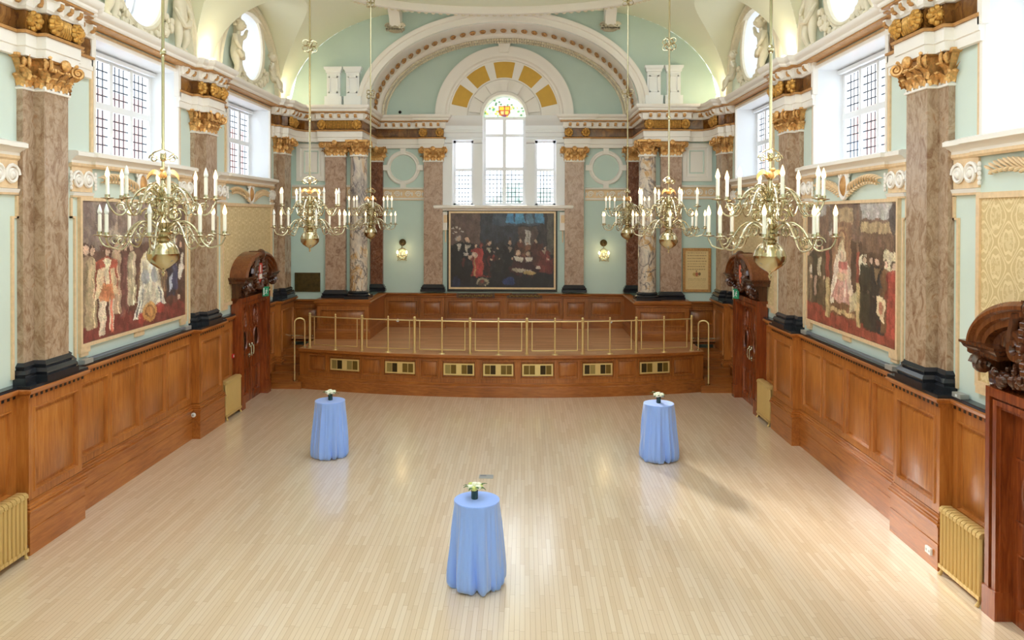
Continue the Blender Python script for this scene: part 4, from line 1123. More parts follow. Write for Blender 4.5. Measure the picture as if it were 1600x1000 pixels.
# ------------------------------------------------------------ carved doors (facing +x, at the left wall)
def carved_door(label_):
    """double door with carved hood; x out of the wall, y along it"""
    o = struct('door_1', (0, 0, 0), label_); T = lambda y, p, z: (p, y, z)
    m = MB(T)
    for q in (-1, 1):
        m.sweep([(q * 1.2, 0), (q * 1.2, .22), (q * .98, .22), (q * .98, .05)] if q > 0 else [(-.98, .05), (-.98, .22), (-1.2, .22), (-1.2, 0)], [(0, 0), (0, 0)]) if False else None
        a, b = (q * .93, q * 1.2) if q > 0 else (q * 1.2, q * .93)
        m.box(a, b, 0, .2, 0, 2.74); c0, c1 = (q * .97, q * 1.05) if q > 0 else (q * 1.05, q * .97); m.box(c0, c1, .2, .235, .34, 2.6)
        c0, c1 = (q * 1.09, q * 1.18) if q > 0 else (q * 1.18, q * 1.09); m.box(c0, c1, .2, .25, .34, 2.63)
        m.box(a - .01, b + .01, 0, .265, 0, .34)
    m.box(-.93, .93, 0, .2, 2.5, 2.74); m.box(-.97, .97, .2, .235, 2.54, 2.6); m.box(-1.18, 1.18, .2, .25, 2.63, 2.74)
    m.build('door_case', 'oak_door', o)
    for q in (-1, 1):
        m = MB(T); a, b = (.004, .93) if q > 0 else (-.93, -.004)
        panel_row(m, a, b, 0, .95, [(a + .12, b - .12)], .18, .86, .06); m.poly([(a, .06, .95), (b, .06, .95), (b, .06, 2.5), (a, .06, 2.5)])
        lf = m.build('door_leaf', 'oak_door', o)
        cy = (a + b) / 2
        m = MB(T); m.tube([(cy + .2 * cos(2 * pi * k / 28), .075, 1.6 + .27 * sin(2 * pi * k / 28)) for k in range(28)], .032, 6, closed=True); m.build('porthole_rim', 'oak_door', lf)
        m = MB(T); m.face(*[m.p(cy + .19 * cos(2 * pi * k / 28), .068, 1.6 + .26 * sin(2 * pi * k / 28)) for k in range(28)]); m.build('porthole_glass', 'porthole', lf, smooth=False)
        m = MB(T)
        for r_ in (.22, .15): m.tube([(cy + r_ * .8 * cos(2 * pi * k / 28), .07, 2.14 + r_ * 1.15 * sin(2 * pi * k / 28)) for k in range(28)], .024, 6, closed=True)
        for k in range(9): m.ball((cy + .08 * cos(k * 2.4), .07, 2.14 + .13 * sin(k * 1.7)), (.05, .03, .05), 6, 5)
        for zz in (1.22, 1.95):
            m.box(a + .1, b - .1, .06, .085, zz - .015, zz + .015)
        m.build('carved_oval', 'oak_door', lf)
        m = MB(T); hy = .1 * q; m.tube([(hy, .07, 1.18), (hy, .13, 1.2), (hy, .14, 1.26), (hy, .14, 1.36), (hy, .13, 1.42), (hy, .07, 1.44)], .018, 8)
        for z in (1.18, 1.44): m.ball((hy, .08, z), (.02, .035, .05), 8, 6)
        m.build('door_handle', 'brass_pale', lf)
    # consoles, cornice ends and barrel hood
    for q in (-1, 1):
        m = MB(T); pts = []
        for k in range(15):
            f = k / 14; pts.append((.1 + .3 * f ** 1.5 + .05 * sin(f * 2 * pi), 2.62 + .5 * f))
        out = pts + [(0.02, 3.12), (0.02, 2.62)]
        y0, y1 = (1.0, 1.2) if q > 0 else (-1.2, -1.0)
        m.prism(out, lambda u, v, w: (w, u, v), y0, y1)
        m.tube(spiral(((y0 + y1) / 2, .34, 3.02), (0, 1, 0), (0, 0, 1), .1, .02, 1.6, 16), .06, 6)
        m.build('scroll_bracket', 'oak_dark', o)
        m = MB(T); a, b = (.72, 1.34) if q > 0 else (-1.34, -.72)
        m.sweep([(a, 0), (a, .36), (b, .36), (b, 0)], [(0, 3.1), (.02, 3.12), (.02, 3.16), (.05, 3.18), (.07, 3.22), (.09, 3.23), (.09, 3.26), (-.3, 3.26)])
        m.build('cornice_end', 'oak_dark', o)
    m = MB(T); HW, HZ, HR = 1.3, 3.22, .6
    def hood(off, p): return lambda t: ((HW + off) * cos(t), p, HZ + (HR + off) * sin(t))
    pr = [(0, 0), (.03, 0), (.03, .40), (-.02, .44), (-.06, .44), (-.08, .38), (-.14, .38), (-.16, .33), (-.24, .33), (-.26, .25), (-.34, .22), (-.36, .0)]
    n = len(pr) - 1
    gap = .10
    for t0, t1 in ((0, pi / 2 - gap), (pi / 2 + gap, pi)):
        m.grid(lambda u, v: hood(pr[int(round(v * n))][0], pr[int(round(v * n))][1])(t0 + (t1 - t0) * u), 20, n)
    m.grid(lambda u, v: hood(.0, .36 * v)(pi / 2 - gap + 2 * gap * u), 6, 1)
    m.build('barrel_hood', 'oak_hood', o)
    m = MB(T)
    K = 30; arc = [hood(-.3, .05)(pi * k / K) for k in range(K + 1)]
    m.poly(arc + [(-1.0, .05, 2.7), (1.0, .05, 2.7)]); m.build('tympanum', 'oak_dark', o, smooth=False)
    rnd = random.Random(5)
    m = MB(T)
    for k in range(70):                # carved fruit and foliage
        q = rnd.choice((-1, 1)); y = q * rnd.uniform(.12, .95); z = 2.78 + .25 * rnd.random() + .12 * (1 - abs(y))
        r_ = rnd.uniform(.035, .075); m.ball((y, .16 + .12 * rnd.random(), z), (r_, r_ * 1.1, r_ * 1.1), 7, 5)
    for k in range(26):
        t = 2 * pi * k / 26; m.ball((.26 * cos(t), .3 + .04 * rnd.random(), 3.32 + .4 * sin(t)), (.07, .09, .07), 7, 5)
    for q in (-1, 1):
        m.tube(spiral((q * .42, .32, 3.3), (q, 0, 0), (0, 0, 1), .2, .04, 1.4, 18), .06, 6)
        m.tube([(q * .2, .3, 3.7), (q * .36, .36, 3.66), (q * .44, .34, 3.5), (q * .5, .32, 3.36)], .06, 6)
    m.ball((0, .36, 3.78), (.16, .12, .13), 10, 7); m.box(-.16, .16, .1, .42, 3.68, 3.86)
    m.build('carved_foliage', 'oak_dark', o)
    return o
cd = carved_door('double door with oval portholes under a carved oak hood'); cd.location = (-6.47, DOORS[1], 0); cd.scale = (1, .9, 1); cd.name = 'door_1'
def crest(pr, mats):
    T = lambda y, p, z: (p, y, z)
    m = MB(T); m.cur = 0
    sh = [(-.17, .2), (.17, .2), (.18, -.02), (.12, -.2), (0, -.3), (-.12, -.2), (-.18, -.02)]
    m.prism([(q[0], q[1] + 3.34) for q in sh], lambda u, v, w: (u, w, v), .30, .345)
    m.cur = 1
    if mats[0] == 'shield_red':
        m.box(-.11, .11, .345, .36, 3.14, 3.27); m.ball((0, .36, 3.2), (.06, .02, .05), 8, 5)
        m.cur = 1; m.box(-.025, .025, .345, .36, 3.3, 3.5)
    else:
        m.ball((0, .345, 3.34), (.12, .04, .22), 10, 7)
    return m.build('crest_shield', list(mats), pr)
d2 = dup(cd, (6.47, DOORS[1], 0), pi); d2['label'] = cd['label']
d3 = dup(cd, (6.47, 8.4, 0), pi, scale=(1, .9, 1))
for k, d in enumerate((cd, d2, d3)): d.name = 'door_%d' % (k + 1); d['_world'] = None; del d['_world']
crest(cd, ('shield_red', 'shield_white')); crest(d2, ('shield_rose', 'shield_rose')); crest(d3, ('shield_rose', 'shield_rose'))
# exit signs under the hoods
def exit_sign(loc, rz, lab):
    o = thing('exit_sign', lab, 'exit sign', loc, rz, 'green exit signs over the far doors')
    m = MB(); m.box(0, .03, -.13, .13, -.16, .16); o.scale = (.78, .78, .78); m.build('sign_board', 'exit_green', o, smooth=False)
    m = MB(); X = .033
    def P(pts): m.prism(pts, lambda u, v, w: (w, u, v), .028, .034)
    m.ball((X, .035, .075), (.006, .02, .02), 10, 6)                # running figure
    P([(.02, .05), (.045, .04), (.02, -.03), (-.01, -.02)]); P([(.03, .04), (.075, .01), (.07, -.003), (.03, .02)]); P([(.03, .045), (-.03, .03), (-.035, .018), (.02, .03)])
    P([(.015, -.02), (.05, -.06), (.045, -.1), (.033, -.1), (.034, -.065), (-.005, -.025)]); P([(.005, -.02), (-.02, -.055), (-.06, -.06), (-.06, -.073), (-.012, -.07), (.016, -.025)])
    P([(-.115, -.12), (-.075, -.12), (-.075, .12), (-.115, .12)])
    m.build('running_figure', 'white_plastic', o, smooth=False); return o
exit_sign((-6.12, 20.02, 2.78), -.5, 'green running-figure exit sign under the far hood with the red and white crest')
exit_sign((6.12, 20.02, 2.78), pi + .5, 'green running-figure exit sign under the far hood with the rose crest')

# ------------------------------------------------------------ radiators
def radiator(n):
    o = thing('column_radiator', '-', 'radiator'); w = 1.0 / 11
    for k in range(n):
        y = (k - (n - 1) / 2) * w; m = MB()
        for x in (-.058, .058):
            m.tube([(x, y, .09), (x, y, .11), (x, y, .84)], [.03, .038, .038], 8)
        m.prism([(-.1, .84), (.1, .84), (.092, .885), (.06, .91), (-.06, .91), (-.092, .885)], lambda u, v, q: (u, y + q, v), -.038, .038)
        m.prism([(-.1, .09), (.1, .09), (.1, .14), (-.1, .14)], lambda u, v, q: (u, y + q, v), -.042, .042)
        m.box(-.015, .015, y - .006, y + .006, .12, .86)
        m.build('section', 'radiator_gold', o)
    for y in (-(n - 1) / 2 * w, (n - 1) / 2 * w):
        for x in (-.075, .075):
            m = MB(); m.tube([(x * .9, y, .12), (x, y, .05), (x * 1.25, y, .012), (x * 1.35, y, .0)], [.022, .02, .026, .03], 7); m.build('foot', 'radiator_gold', o)
    m = MB(); y = (n - 1) / 2 * w + .06; m.lathe([(.022, .0), (.022, .1), (.03, .11), (.03, .15), (.018, .16), (.018, .2)], 10, (.02, y + .03, 0)); m.tube([(.02, y - .05, .13), (.02, y + .03, .13)], .016, 8); m.build('valve', 'grey_metal', o)
    return o
ra = radiator(11); ra.location = (6.3, 9.97, 0); ra.rotation_euler = (0, 0, pi)
ra['label'] = 'gold column radiator beside the near carved door'; ra['group'] = 'gold radiators along the dado'
ra.scale = (1, .93, 1); ra.location.y = 10.0
dup(ra, (-6.3, 10.0, 0), 0, 'gold column radiator cut by the picture edge below the wide mural wall')
dup(ra, (-6.3, 18.08, 0), 0, 'gold radiator beside the far carved door with the red crest')
dup(ra, (6.3, 18.08, 0), pi, 'gold radiator beside the far carved door with the rose crest')

# ------------------------------------------------------------ cocktail tables
def cocktail(loc, label_, seed):
    rnd = random.Random(seed); o = thing('cocktail_table', label_, 'table', loc, 0, 'tall round tables under pale blue cloths')
    H, R = 1.1, .30
    fol = [(2 * rnd.randint(4, 5), rnd.random() * 6.3, .5), (2 * rnd.randint(6, 8), rnd.random() * 6.3, .4), (2 * rnd.randint(10, 12), rnd.random() * 6.3, .25)]
    pinch = [(rnd.random() * 2 * pi, rnd.uniform(.12, .2)) for _ in range(6)] + [(-1.75 + rnd.random() * .4, .16), (-1.1, .14)]
    m = MB(); n = 200; zs = [1.0, .985, .96, .9, .8, .7, .6, .5, .4, .3, .22, .16, .11, .07, .035, .01, .0]
    rings = []
    for f in zs:
        ring = []; d = 1 - f
        for k in range(n):
            a = 2 * pi * k / n
            w = sum(A * (1 - 2 * abs(sin((c * a + p + .35 * d) * .5)) ** .8) for c, p, A in fol)
            pin = 0
            for pa, pw in pinch:
                q = (a - pa - .25 * d + pi) % (2 * pi) - pi; pin += math.exp(-(q / (pw * (1.3 - .8 * d))) ** 2)
            bulge = .078 * d + .022 * sin(pi * min(1, d ** 2.5))
            tuck = -.05 * max(0, (d - .95) / .05) ** 1.5
            r_ = R * .985 + bulge + w * .036 * min(1, d * 3.2) ** .8 - pin * .09 * max(0, d - .25) ** 1.4 + tuck
            z = H * f + (.012 * sin(6 * a + 1) + .02 * pin if f < .04 else 0) * 1.0
            ring.append(m.p(r_ * cos(a), r_ * sin(a), max(.001, z)))
        rings.append(ring)
    for A, B in zip(rings, rings[1:]):
        for k in range(n): m.face(A[k], A[(k + 1) % n], B[(k + 1) % n], B[k])
    t0 = [m.p(R * .97 * cos(2 * pi * k / n), R * .97 * sin(2 * pi * k / n), H + .004) for k in range(n)]
    for k in range(n): m.face(t0[k], t0[(k + 1) % n], rings[0][(k + 1) % n], rings[0][k])
    m.face(*t0)
    m.build('tablecloth', 'cloth_blue', o, ang=60)
    m = MB(); m.lathe([(.285, 1.065), (.285, 1.09)], 32); m.build('table_top', 'oak', o)
    m = MB(); m.lathe([(.03, .04), (.03, 1.065)], 14); m.build('pole', 'grey_metal', o)
    m = MB(); m.lathe([(.22, 0), (.22, .015), (.05, .04)], 24); m.build('base', 'grey_metal', o)
    return o
TB = [((.06, 9.93, 0), 'pale blue draped cocktail table in the middle of the floor by the socket plate', 3), ((-3.18, 15.17, 0), 'pale blue draped cocktail table on the bronze plaque side of the stage', 8), ((3.31, 15.2, 0), 'pale blue draped cocktail table on the framed scroll side casting a shadow', 21)]
VL = ['small vase of white and lime flowers on the middle blue table', 'small vase of white flowers on the blue table toward the bronze plaque', 'small vase of white flowers on the blue table toward the framed scroll']
for k, (loc, lab, sd) in enumerate(TB):
    cocktail(loc, lab, sd)
    o = thing('flower_vase', VL[k], 'vase of flowers', (loc[0] - (.03 if k == 0 else 0), loc[1] + .02, 1.104), k * 1.3, 'small flower vases on the blue tables'); rnd = random.Random(k)
    m = MB(); m.lathe([(.034, 0), (.036, .01), (.036, .09), (.031, .09), (.031, .06)], 16); m.build('vase', 'vase_glass', o)
    for q in range(9):
        a = 2 * pi * q / 8; r_ = .055 if q < 8 else 0; z = .125 + (.012 if q % 2 else 0) + (.03 if q == 8 else 0)
        m = MB(); c = (r_ * cos(a), r_ * sin(a), z)
        for i in range(3):
            rr = .03 - .008 * i
            for j in range(5):
                t = 2 * pi * j / 5 + i * .6; m.ball((c[0] + rr * .55 * cos(t), c[1] + rr * .55 * sin(t), c[2] + .006 * i), (rr * .6, rr * .6, rr * .75), 6, 4)
        m.build('flower', 'petal_lime' if (q % 3 == (0 if k == 0 else 4)) else 'petal_white', o)
    for q in range(8):
        a = 2 * pi * q / 8 + .4; L = rnd.uniform(.075, .115); m = MB(); up = rnd.uniform(.0, .06)
        R_ = []
        for i in range(5):
            f = i / 4; w = .018 * sin(pi * (f * .9 + .08)); x, z = .03 + L * f, .1 + up * f + .03 * sin(pi * f)
            R_.append([m.p(x * cos(a) - s_ * w * sin(a), x * sin(a) + s_ * w * cos(a), z - abs(s_) * .004) for s_ in (-1, 0, 1)])
        for A, B in zip(R_, R_[1:]):
            for j in range(2): m.face(A[j], A[j + 1], B[j + 1], B[j])
        m.build('leaf', 'leaf_green', o)
    o.scale = (1.25, 1.25, 1.2)

# ------------------------------------------------------------ chandeliers
def chandelier(lit):
    o = thing('brass_chandelier', '-', 'chandelier')          # origin at the ball centre
    def arm_paths(r, zp, z0):
        k = r / .62
        return [(.05, z0), (.10 * k, z0 + .06), (.2 * k, z0 + .115), (.29 * k, z0 + .07), (.35 * k, z0 - .02), (.4 * k, z0 - .12), (.46 * k, z0 - .175), (.53 * k, z0 - .165), (.585 * k, zp - .09), (r, zp - .02), (r, zp)]
    def smooth_path(P, n=4):
        out = []
        for i in range(len(P) - 1):
            p0, p1, p2, p3 = P[max(i - 1, 0)], P[i], P[i + 1], P[min(i + 2, len(P) - 1)]
            for j in range(n):
                t = j / n; out.append(tuple(.5 * (2 * p1[c] + (p2[c] - p0[c]) * t + (2 * p0[c] - 5 * p1[c] + 4 * p2[c] - p3[c]) * t * t + (3 * p1[c] - p0[c] - 3 * p2[c] + p3[c]) * t ** 3) for c in (0, 1)))
        return out + [P[-1]]
    m = MB()
    m.lathe([(.004, -.25), (.014, -.235), (.02, -.215), (.01, -.2), (.016, -.185), (.03, -.17), (.06, -.155), (.12, -.11), (.158, -.06), (.17, .0)], 32, mod=lambda a, h: 1 + (.045 * abs(sin(8 * a)) if -.16 < h < .0 else 0)); 
    m.lathe([(.17, 0), (.165, .012), (.155, .05), (.125, .1), (.085, .135), (.07, .145)], 32); m.build('ball', 'brass', o)
    m = MB(); m.lathe([(.07, .145), (.075, .165), (.06, .18), (.055, .2), (.11, .215), (.115, .235), (.06, .25), (.05, .27), (.07, .3), (.08, .34), (.05, .38), (.03, .41), (.045, .43), (.065, .46), (.06, .5), (.03, .54), (.03, .57), (.1, .59), (.1, .61), (.035, .63), (.05, .67), (.055, .71), (.03, .76), (.02, .8), (.035, .82), (.02, .84), (.03, .87), (.018, .9), (.018, .93)], 20)
    for k in range(8):
        a = 2 * pi * (k + .5) / 8; d = (cos(a), sin(a), 0)
        for z, r_ in ((.42, .085), (.55, .06), (.72, .05)):
            m.tube(spiral((d[0] * (r_ + .06), d[1] * (r_ + .06), z), d, (0, 0, 1), r_, .02, 1.3, 14), .009, 5)
    m.build('stem', 'brass', o)
    for tier, (n, r, zp, z0, ph) in enumerate(((8, .64, .19, .24, .12), (8, .545, .585, .6, .5))):
        for k in range(n):
            a = 2 * pi * (k + ph) / n; ca, sa = cos(a), sin(a); m = MB()
            P = smooth_path(arm_paths(r, zp, z0)); m.tube([(x * ca, x * sa, z) for x, z in P], [.0118 - .0025 * i / len(P) for i in range(len(P))], 7)
            kk = r / .62
            m.tube(spiral((.23 * kk * ca, .23 * kk * sa, z0 + .02), (ca, sa, 0), (0, 0, 1), .08 * kk, .02, 1.5, 16), .008, 5)
            m.tube(spiral((.47 * kk * ca, .47 * kk * sa, z0 - .09), (ca, sa, 0), (0, 0, 1), .06 * kk, .02, 1.4, 14), .007, 5)
            m.ball((.365 * kk * ca, .365 * kk * sa, z0 - .05), .02, 7, 5)
            m.lathe([(.012, 0), (.02, .004), (.062, .014), (.066, .02), (.03, .022), (.026, .026), (.026, .055)], 14, (r * ca, r * sa, zp))
            am_ = m.build('arm', 'brass_pale', o)
            on = (k * 5 + tier * 3) % 8 not in lit[1] if isinstance(lit, tuple) else lit
            m = MB(); m.lathe([(.019, 0), (.019, .185), (.012, .19)], 10, (r * ca, r * sa, zp + .05)); cn_ = m.build('candle', 'candle', am_)
            m = MB(); m.lathe([(.01, .185), (.022, .2), (.025, .218), (.018, .25), (.008, .282), (.001, .3)], 10, (r * ca, r * sa, zp + .05), cap=False); m.build('bulb', 'bulb_lit' if on else 'candle_dim', am_)
    m = MB(); 
    for q in (-1, 1):                  # spread-winged bird finial
        W_ = []
        for i in range(7):
            f = i / 6; W_.append([(q * (.02 + .15 * f), .015 * j * (1 - f * .5), .86 + .07 * sin(pi * f * .8) - .06 * f * f - abs(j) * .02 + (.01 if j == 0 else 0)) for j in (-2, -1, 0, 1, 2)])
        ids = [[m.p(*c) for c in row] for row in W_]
        for A, B in zip(ids, ids[1:]):
            for j in range(4): m.face(A[j], A[j + 1], B[j + 1], B[j])
    m.ball((0, 0, .86), (.035, .05, .05), 8, 6); m.ball((0, -.05, .915), (.02, .03, .022), 8, 6); m.build('bird_finial', 'gold_leaf', o)
    m = MB(); m.tube([(0, 0, .86), (0, 0, 6.55)], .017, 8)
    for z in (1.05, 2.2): m.ball((0, 0, z), (.035, .035, .05), 8, 6)
    m.build('rod', 'brass', o)
    for z, r_ in ((1.08, .075), (3.54, .085), (5.88, .085)):
        m = MB()
        for k in range(4 if z > 2 else 2):
            a = pi / 2 * k + .3 if z > 2 else pi * k; d = (cos(a), sin(a), 0)
            if z > 2:
                for sg in (-1, 1): m.tube([(d[0] * (.075 + .065 * cos(t)), d[1] * (.075 + .065 * cos(t)), z + sg * (.055 + .05 * sin(t))) for t in [2 * pi * j / 14 - 2.4 for j in range(13)]], .009, 5)
            else:
                m.tube(spiral((d[0] * .1, d[1] * .1, z - .04), d, (0, 0, 1), .05, .015, 1.3, 14), .008, 5)
                m.tube([(d[0] * (.015 + .1 * sin(pi * j / 10)), d[1] * (.015 + .1 * sin(pi * j / 10)), z + .06 - .12 * j / 10) for j in range(11)], .008, 5)
        m.lathe([(.018, -.05), (.03, -.02), (.035, 0), (.03, .02), (.018, .05)], 10, (0, 0, z)); m.build('rod_scrolls', 'brass', o)
    return o
CH = [8.32, 14.1, 19.72]; CX = 3.285
ch_all = chandelier(True); ch_part = chandelier((True, (1, 4, 6)))
PLC = [(-1, 0, ch_part, 'large brass chandelier hanging before the wide mural, several candles unlit'), (1, 0, ch_all, 'large brass chandelier hanging before the enthroned mural, all candles lit'),
       (-1, 1, None, 'brass chandelier in the middle row on the bronze plaque side, some candles unlit'), (1, 1, None, 'brass chandelier in the middle row on the framed scroll side'),
       (-1, 2, None, 'smallest far brass chandelier in front of the veined column on the plaque side'), (1, 2, None, 'smallest far brass chandelier in front of the veined column on the scroll side')]
for s, k, src, lab in PLC:
    loc = (s * CX, CH[k], 4.345)
    if src: src.location = loc; src['label'] = lab; src['group'] = 'two-tier brass chandeliers'
    else: dup(ch_part if (s < 0 and k == 1) else ch_all, loc, .35 * k + (.2 if s > 0 else 0), lab, 'two-tier brass chandeliers')
ch_part.rotation_euler = (0, 0, .15); ch_all.rotation_euler = (0, 0, .3)
# ------------------------------------------------------------ painted pictures
def canvas(name, w, h, nx, ny, layers, bg, parent, fn, mat='oil_paint', seed=1, grain=.06, gain=1.0):
    """a flat painted panel w x h; layers in unit coordinates, v downward; fn(u metres, v metres) -> point"""
    rnd = random.Random(seed)
    L = [[lin(c) for c in bg(i / nx, j / ny)] if callable(bg) else [lin(c) for c in bg] for j in range(ny + 1) for i in range(nx + 1)]
    W = nx + 1
    for ly in layers:
        kind, col = ly[0], [lin(c) for c in ly[-1]]
        if kind == 'e':
            cx, cy, rx, ry = ly[1:5]; x0, x1, y0, y1 = cx - rx, cx + rx, cy - ry, cy + ry; test = lambda x, y: ((x - cx) / rx) ** 2 + ((y - cy) / ry) ** 2 <= 1
        else:
            P = ly[1]; xs_, ys_ = [q[0] for q in P], [q[1] for q in P]; x0, x1, y0, y1 = min(xs_), max(xs_), min(ys_), max(ys_)
            def test(x, y, P=P):
                c = False; j = len(P) - 1
                for i in range(len(P)):
                    if (P[i][1] > y) != (P[j][1] > y) and x < (P[j][0] - P[i][0]) * (y - P[i][1]) / (P[j][1] - P[i][1]) + P[i][0]: c = not c
                    j = i
                return c
        for j in range(max(0, int(y0 * ny)), min(ny, int(y1 * ny) + 1) + 1):
            for i in range(max(0, int(x0 * nx)), min(nx, int(x1 * nx) + 1) + 1):
                if test(i / nx, j / ny):
                    q = L[j * W + i]; k = rnd.uniform(.78, 1.0)
                    for c in range(3): q[c] = q[c] * (1 - k) + col[c] * k
    if mat == 'oil_paint':             # brushy edges, loose strokes over the flat shapes
        L0 = [list(q) for q in L]
        for _ in range(2600):
            x, y = rnd.random(), rnd.random(); b_ = L0[int(y * ny) * W + int(x * nx)]; g_ = rnd.choice((.8, .88, 1.12, 1.22)); rx, ry = rnd.uniform(.004, .011), rnd.uniform(.012, .04)
            col = [min(1, c * g_ * rnd.uniform(.94, 1.06)) for c in b_]
            for j in range(max(0, int((y - ry) * ny)), min(ny, int((y + ry) * ny)) + 1):
                for i in range(max(0, int((x - rx) * nx)), min(nx, int((x + rx) * nx)) + 1):
                    q = L0[j * W + i]
                    if abs(q[0] - b_[0]) + abs(q[1] - b_[1]) + abs(q[2] - b_[2]) < .1: L[j * W + i] = list(col)
        L2 = []; tone = [sum(q[c] for q in L) / len(L) for c in range(3)]
        for j in range(ny + 1):
            for i in range(nx + 1):
                di = .9 * sin(j * .31 + i * .05) + 1.0 * sin(i * .23 + 2) + rnd.uniform(-.55, .55); dj = .8 * sin(i * .27 + j * .06) + 1.0 * sin(j * .19) + rnd.uniform(-.8, .8)
                q = L[min(ny, max(0, int(round(j + dj)))) * W + min(nx, max(0, int(round(i + di))))]; k = .12 * (sin(i * .35 + j * .12) + sin(j * .3 - i * .17)) * .7
                gr = sum(q) / 3; L2.append([(c * .74 + w_ * .1 + gr * .16) * (1 + k) * gain for c, w_ in zip(q, tone)])
        L = L2
    m = MB()
    for j in range(ny + 1):
        for i in range(nx + 1): m.p(*fn(w * i / nx, h * j / ny))
    for j in range(ny):
        for i in range(nx): a = j * W + i; m.face(a, a + 1, a + W + 1, a + W)
    o = m.build(name, mat, parent, smooth=False)
    at = o.data.color_attributes.new('paint', 'FLOAT_COLOR', 'POINT')
    buf = []
    for q in L:
        g = 1 + rnd.uniform(-grain, grain) * 2.2; buf += [min(1, q[0] * g), min(1, q[1] * g), min(1, q[2] * g), 1]
    at.data.foreach_set('color', buf); return o
SKIN = (206, 168, 138)
def man(x, y, h, robe, w=.09, skin=SKIN, hair=(70, 46, 34), collar=None, legs=None):
    """standing figure, feet at y, height h (unit coordinates)"""
    t = y - h; hd = h * .06
    L = [('p', [(x - w * .42, t + h * .17), (x + w * .42, t + h * .17), (x + w * .55, y), (x - w * .55, y)], robe), ('e', x, t + h * .24, w * .55, h * .11, robe),
         ('p', [(x - w * .5, t + h * .2), (x - w * .34, t + h * .18), (x - w * .38, t + h * .55), (x - w * .6, t + h * .55)], tuple(int(c * .72) for c in robe)),
         ('p', [(x + w * .12, t + h * .3), (x + w * .2, t + h * .3), (x + w * .35, y), (x + w * .2, y)], tuple(int(min(255, c * 1.25 + 8)) for c in robe)),
         ('e', x, t + hd * .9, hd * .8, hd * 1.0, hair), ('e', x + w * .03, t + hd * 1.15, hd * .56, hd * .82, skin), ('e', x + w * .3, t + h * .52, w * .14, h * .03, skin)]
    if collar: L.append(('p', [(x - w * .22, t + h * .165), (x + w * .22, t + h * .165), (x, t + h * .34)], collar))
    if legs:
        L = [('p', [(x - w * .38, y - h * .5), (x - w * .06, y - h * .5), (x - w * .1, y), (x - w * .34, y)], legs), ('p', [(x + w * .06, y - h * .5), (x + w * .38, y - h * .5), (x + w * .36, y - h * .03), (x + w * .12, y - h * .03)], legs)] + L[0:0] + \
            [('p', [(x - w * .5, t + h * .17), (x + w * .5, t + h * .17), (x + w * .6, y - h * .42), (x - w * .6, y - h * .42)], robe)] + L[1:]
    return L
def seated(x, y, w, h, dress, skin=SKIN, hair=(60, 40, 30), collar=(228, 216, 196)):
    t = y - h
    return [('e', x, y - h * .2, w * .62, h * .26, dress), ('p', [(x - w * .28, t + h * .3), (x + w * .28, t + h * .3), (x + w * .5, y), (x - w * .5, y)], dress), ('e', x, t + h * .14, w * .22, h * .15, hair), ('e', x, t + h * .17, w * .15, h * .12, skin), ('p', [(x - w * .26, t + h * .34), (x + w * .26, t + h * .34), (x + w * .2, t + h * .5), (x - w * .2, t + h * .5)], collar), ('e', x, y - h * .16, w * .3, h * .06, (206, 190, 164))]
def mural(nm, label_, s, c, layers, bg, seed, cat='painting'):
    hw, z0, z1 = 1.9, 2.68, 5.0
    o = thing(nm, label_, cat, (s * WX, c, z0), 0, 'figure paintings on the walls', world=True)
    # v downward; reading direction runs toward the stage on the left wall and away from it on the right wall
    fn = (lambda u, v: (s * (WX - .035), c - hw + u, z1 - v)) if s < 0 else (lambda u, v: (s * (WX - .035), c + hw - u, z1 - v))
    canvas('canvas', 2 * hw, z1 - z0, 200, 150, layers, bg, o, fn, seed=seed, gain=1.3)
    T = lambda y, p, z: (s * (WX - p), y, z); m = MB(T); w = .055
    for a0, a1, b0, b1 in ((c - hw - w, c - hw, z0 - w, z1 + w), (c + hw, c + hw + w, z0 - w, z1 + w), (c - hw, c + hw, z1, z1 + w), (c - hw, c + hw, z0 - w, z0)): m.box(a0, a1, 0, .06, b0, b1)
    for q in (-1, 1): a, b = sorted((c + q * (hw + w), c + q * (hw - .22))); m.box(a, b, 0, .055, z0 - w - .09, z0 - w); m.box(a + .03, b - .03, 0, .04, z0 - w - .15, z0 - w - .09)
    m.build('frame', 'pale_gilt', o, smooth=False)
    m = MB(T); m.box(c - .17, c + .17, .0, .03, z0 - w - .1, z0 - w); m.build('name_tablet', 'pale_gilt', o, smooth=False)
    return o
R_ = random.Random(4)
# wide mural: robed man standing, kneeling white-gowned figure, courtiers
A = [('p', [(0, .0), (1, 0), (1, .3), (0, .36)], (124, 106, 98)), ('p', [(.08, 0), (.5, 0), (.42, .34), (.16, .36)], (150, 132, 118)), ('p', [(.28, .02), (.34, .02), (.3, .42), (.25, .42)], (178, 158, 134)), ('e', .2, .1, .09, .1, (104, 86, 80)), ('e', .36, .16, .07, .12, (120, 100, 88)), ('p', [(.6, 0), (1, 0), (1, .55), (.72, .5)], (100, 74, 58)),
     ('p', [(0, .84), (1, .84), (1, 1), (0, 1)], (120, 40, 34)), ('p', [(0, .74), (1, .7), (1, .86), (0, .86)], (96, 56, 44)), ('p', [(.5, .5), (.84, .48), (.84, .54), (.5, .56)], (190, 168, 130)), ('p', [(.48, .56), (.84, .54), (.84, .74), (.48, .78)], (140, 110, 78))]
for k in range(12): A.append(('p', [(.49 + .03 * k, .57), (.505 + .03 * k, .57), (.505 + .03 * k, .74), (.49 + .03 * k, .74)], (92, 70, 52)))
for x, y, h, r, w in ((.03, .9, .6, (140, 116, 88), .09), (.075, .92, .6, (176, 152, 112), .09), (.31, .86, .55, (126, 66, 52), .09), (.36, .85, .55, (108, 64, 58), .08), (.28, .84, .55, (170, 140, 110), .07), (.42, .8, .48, (184, 168, 134), .07)): A += man(x, y, h, r, w)
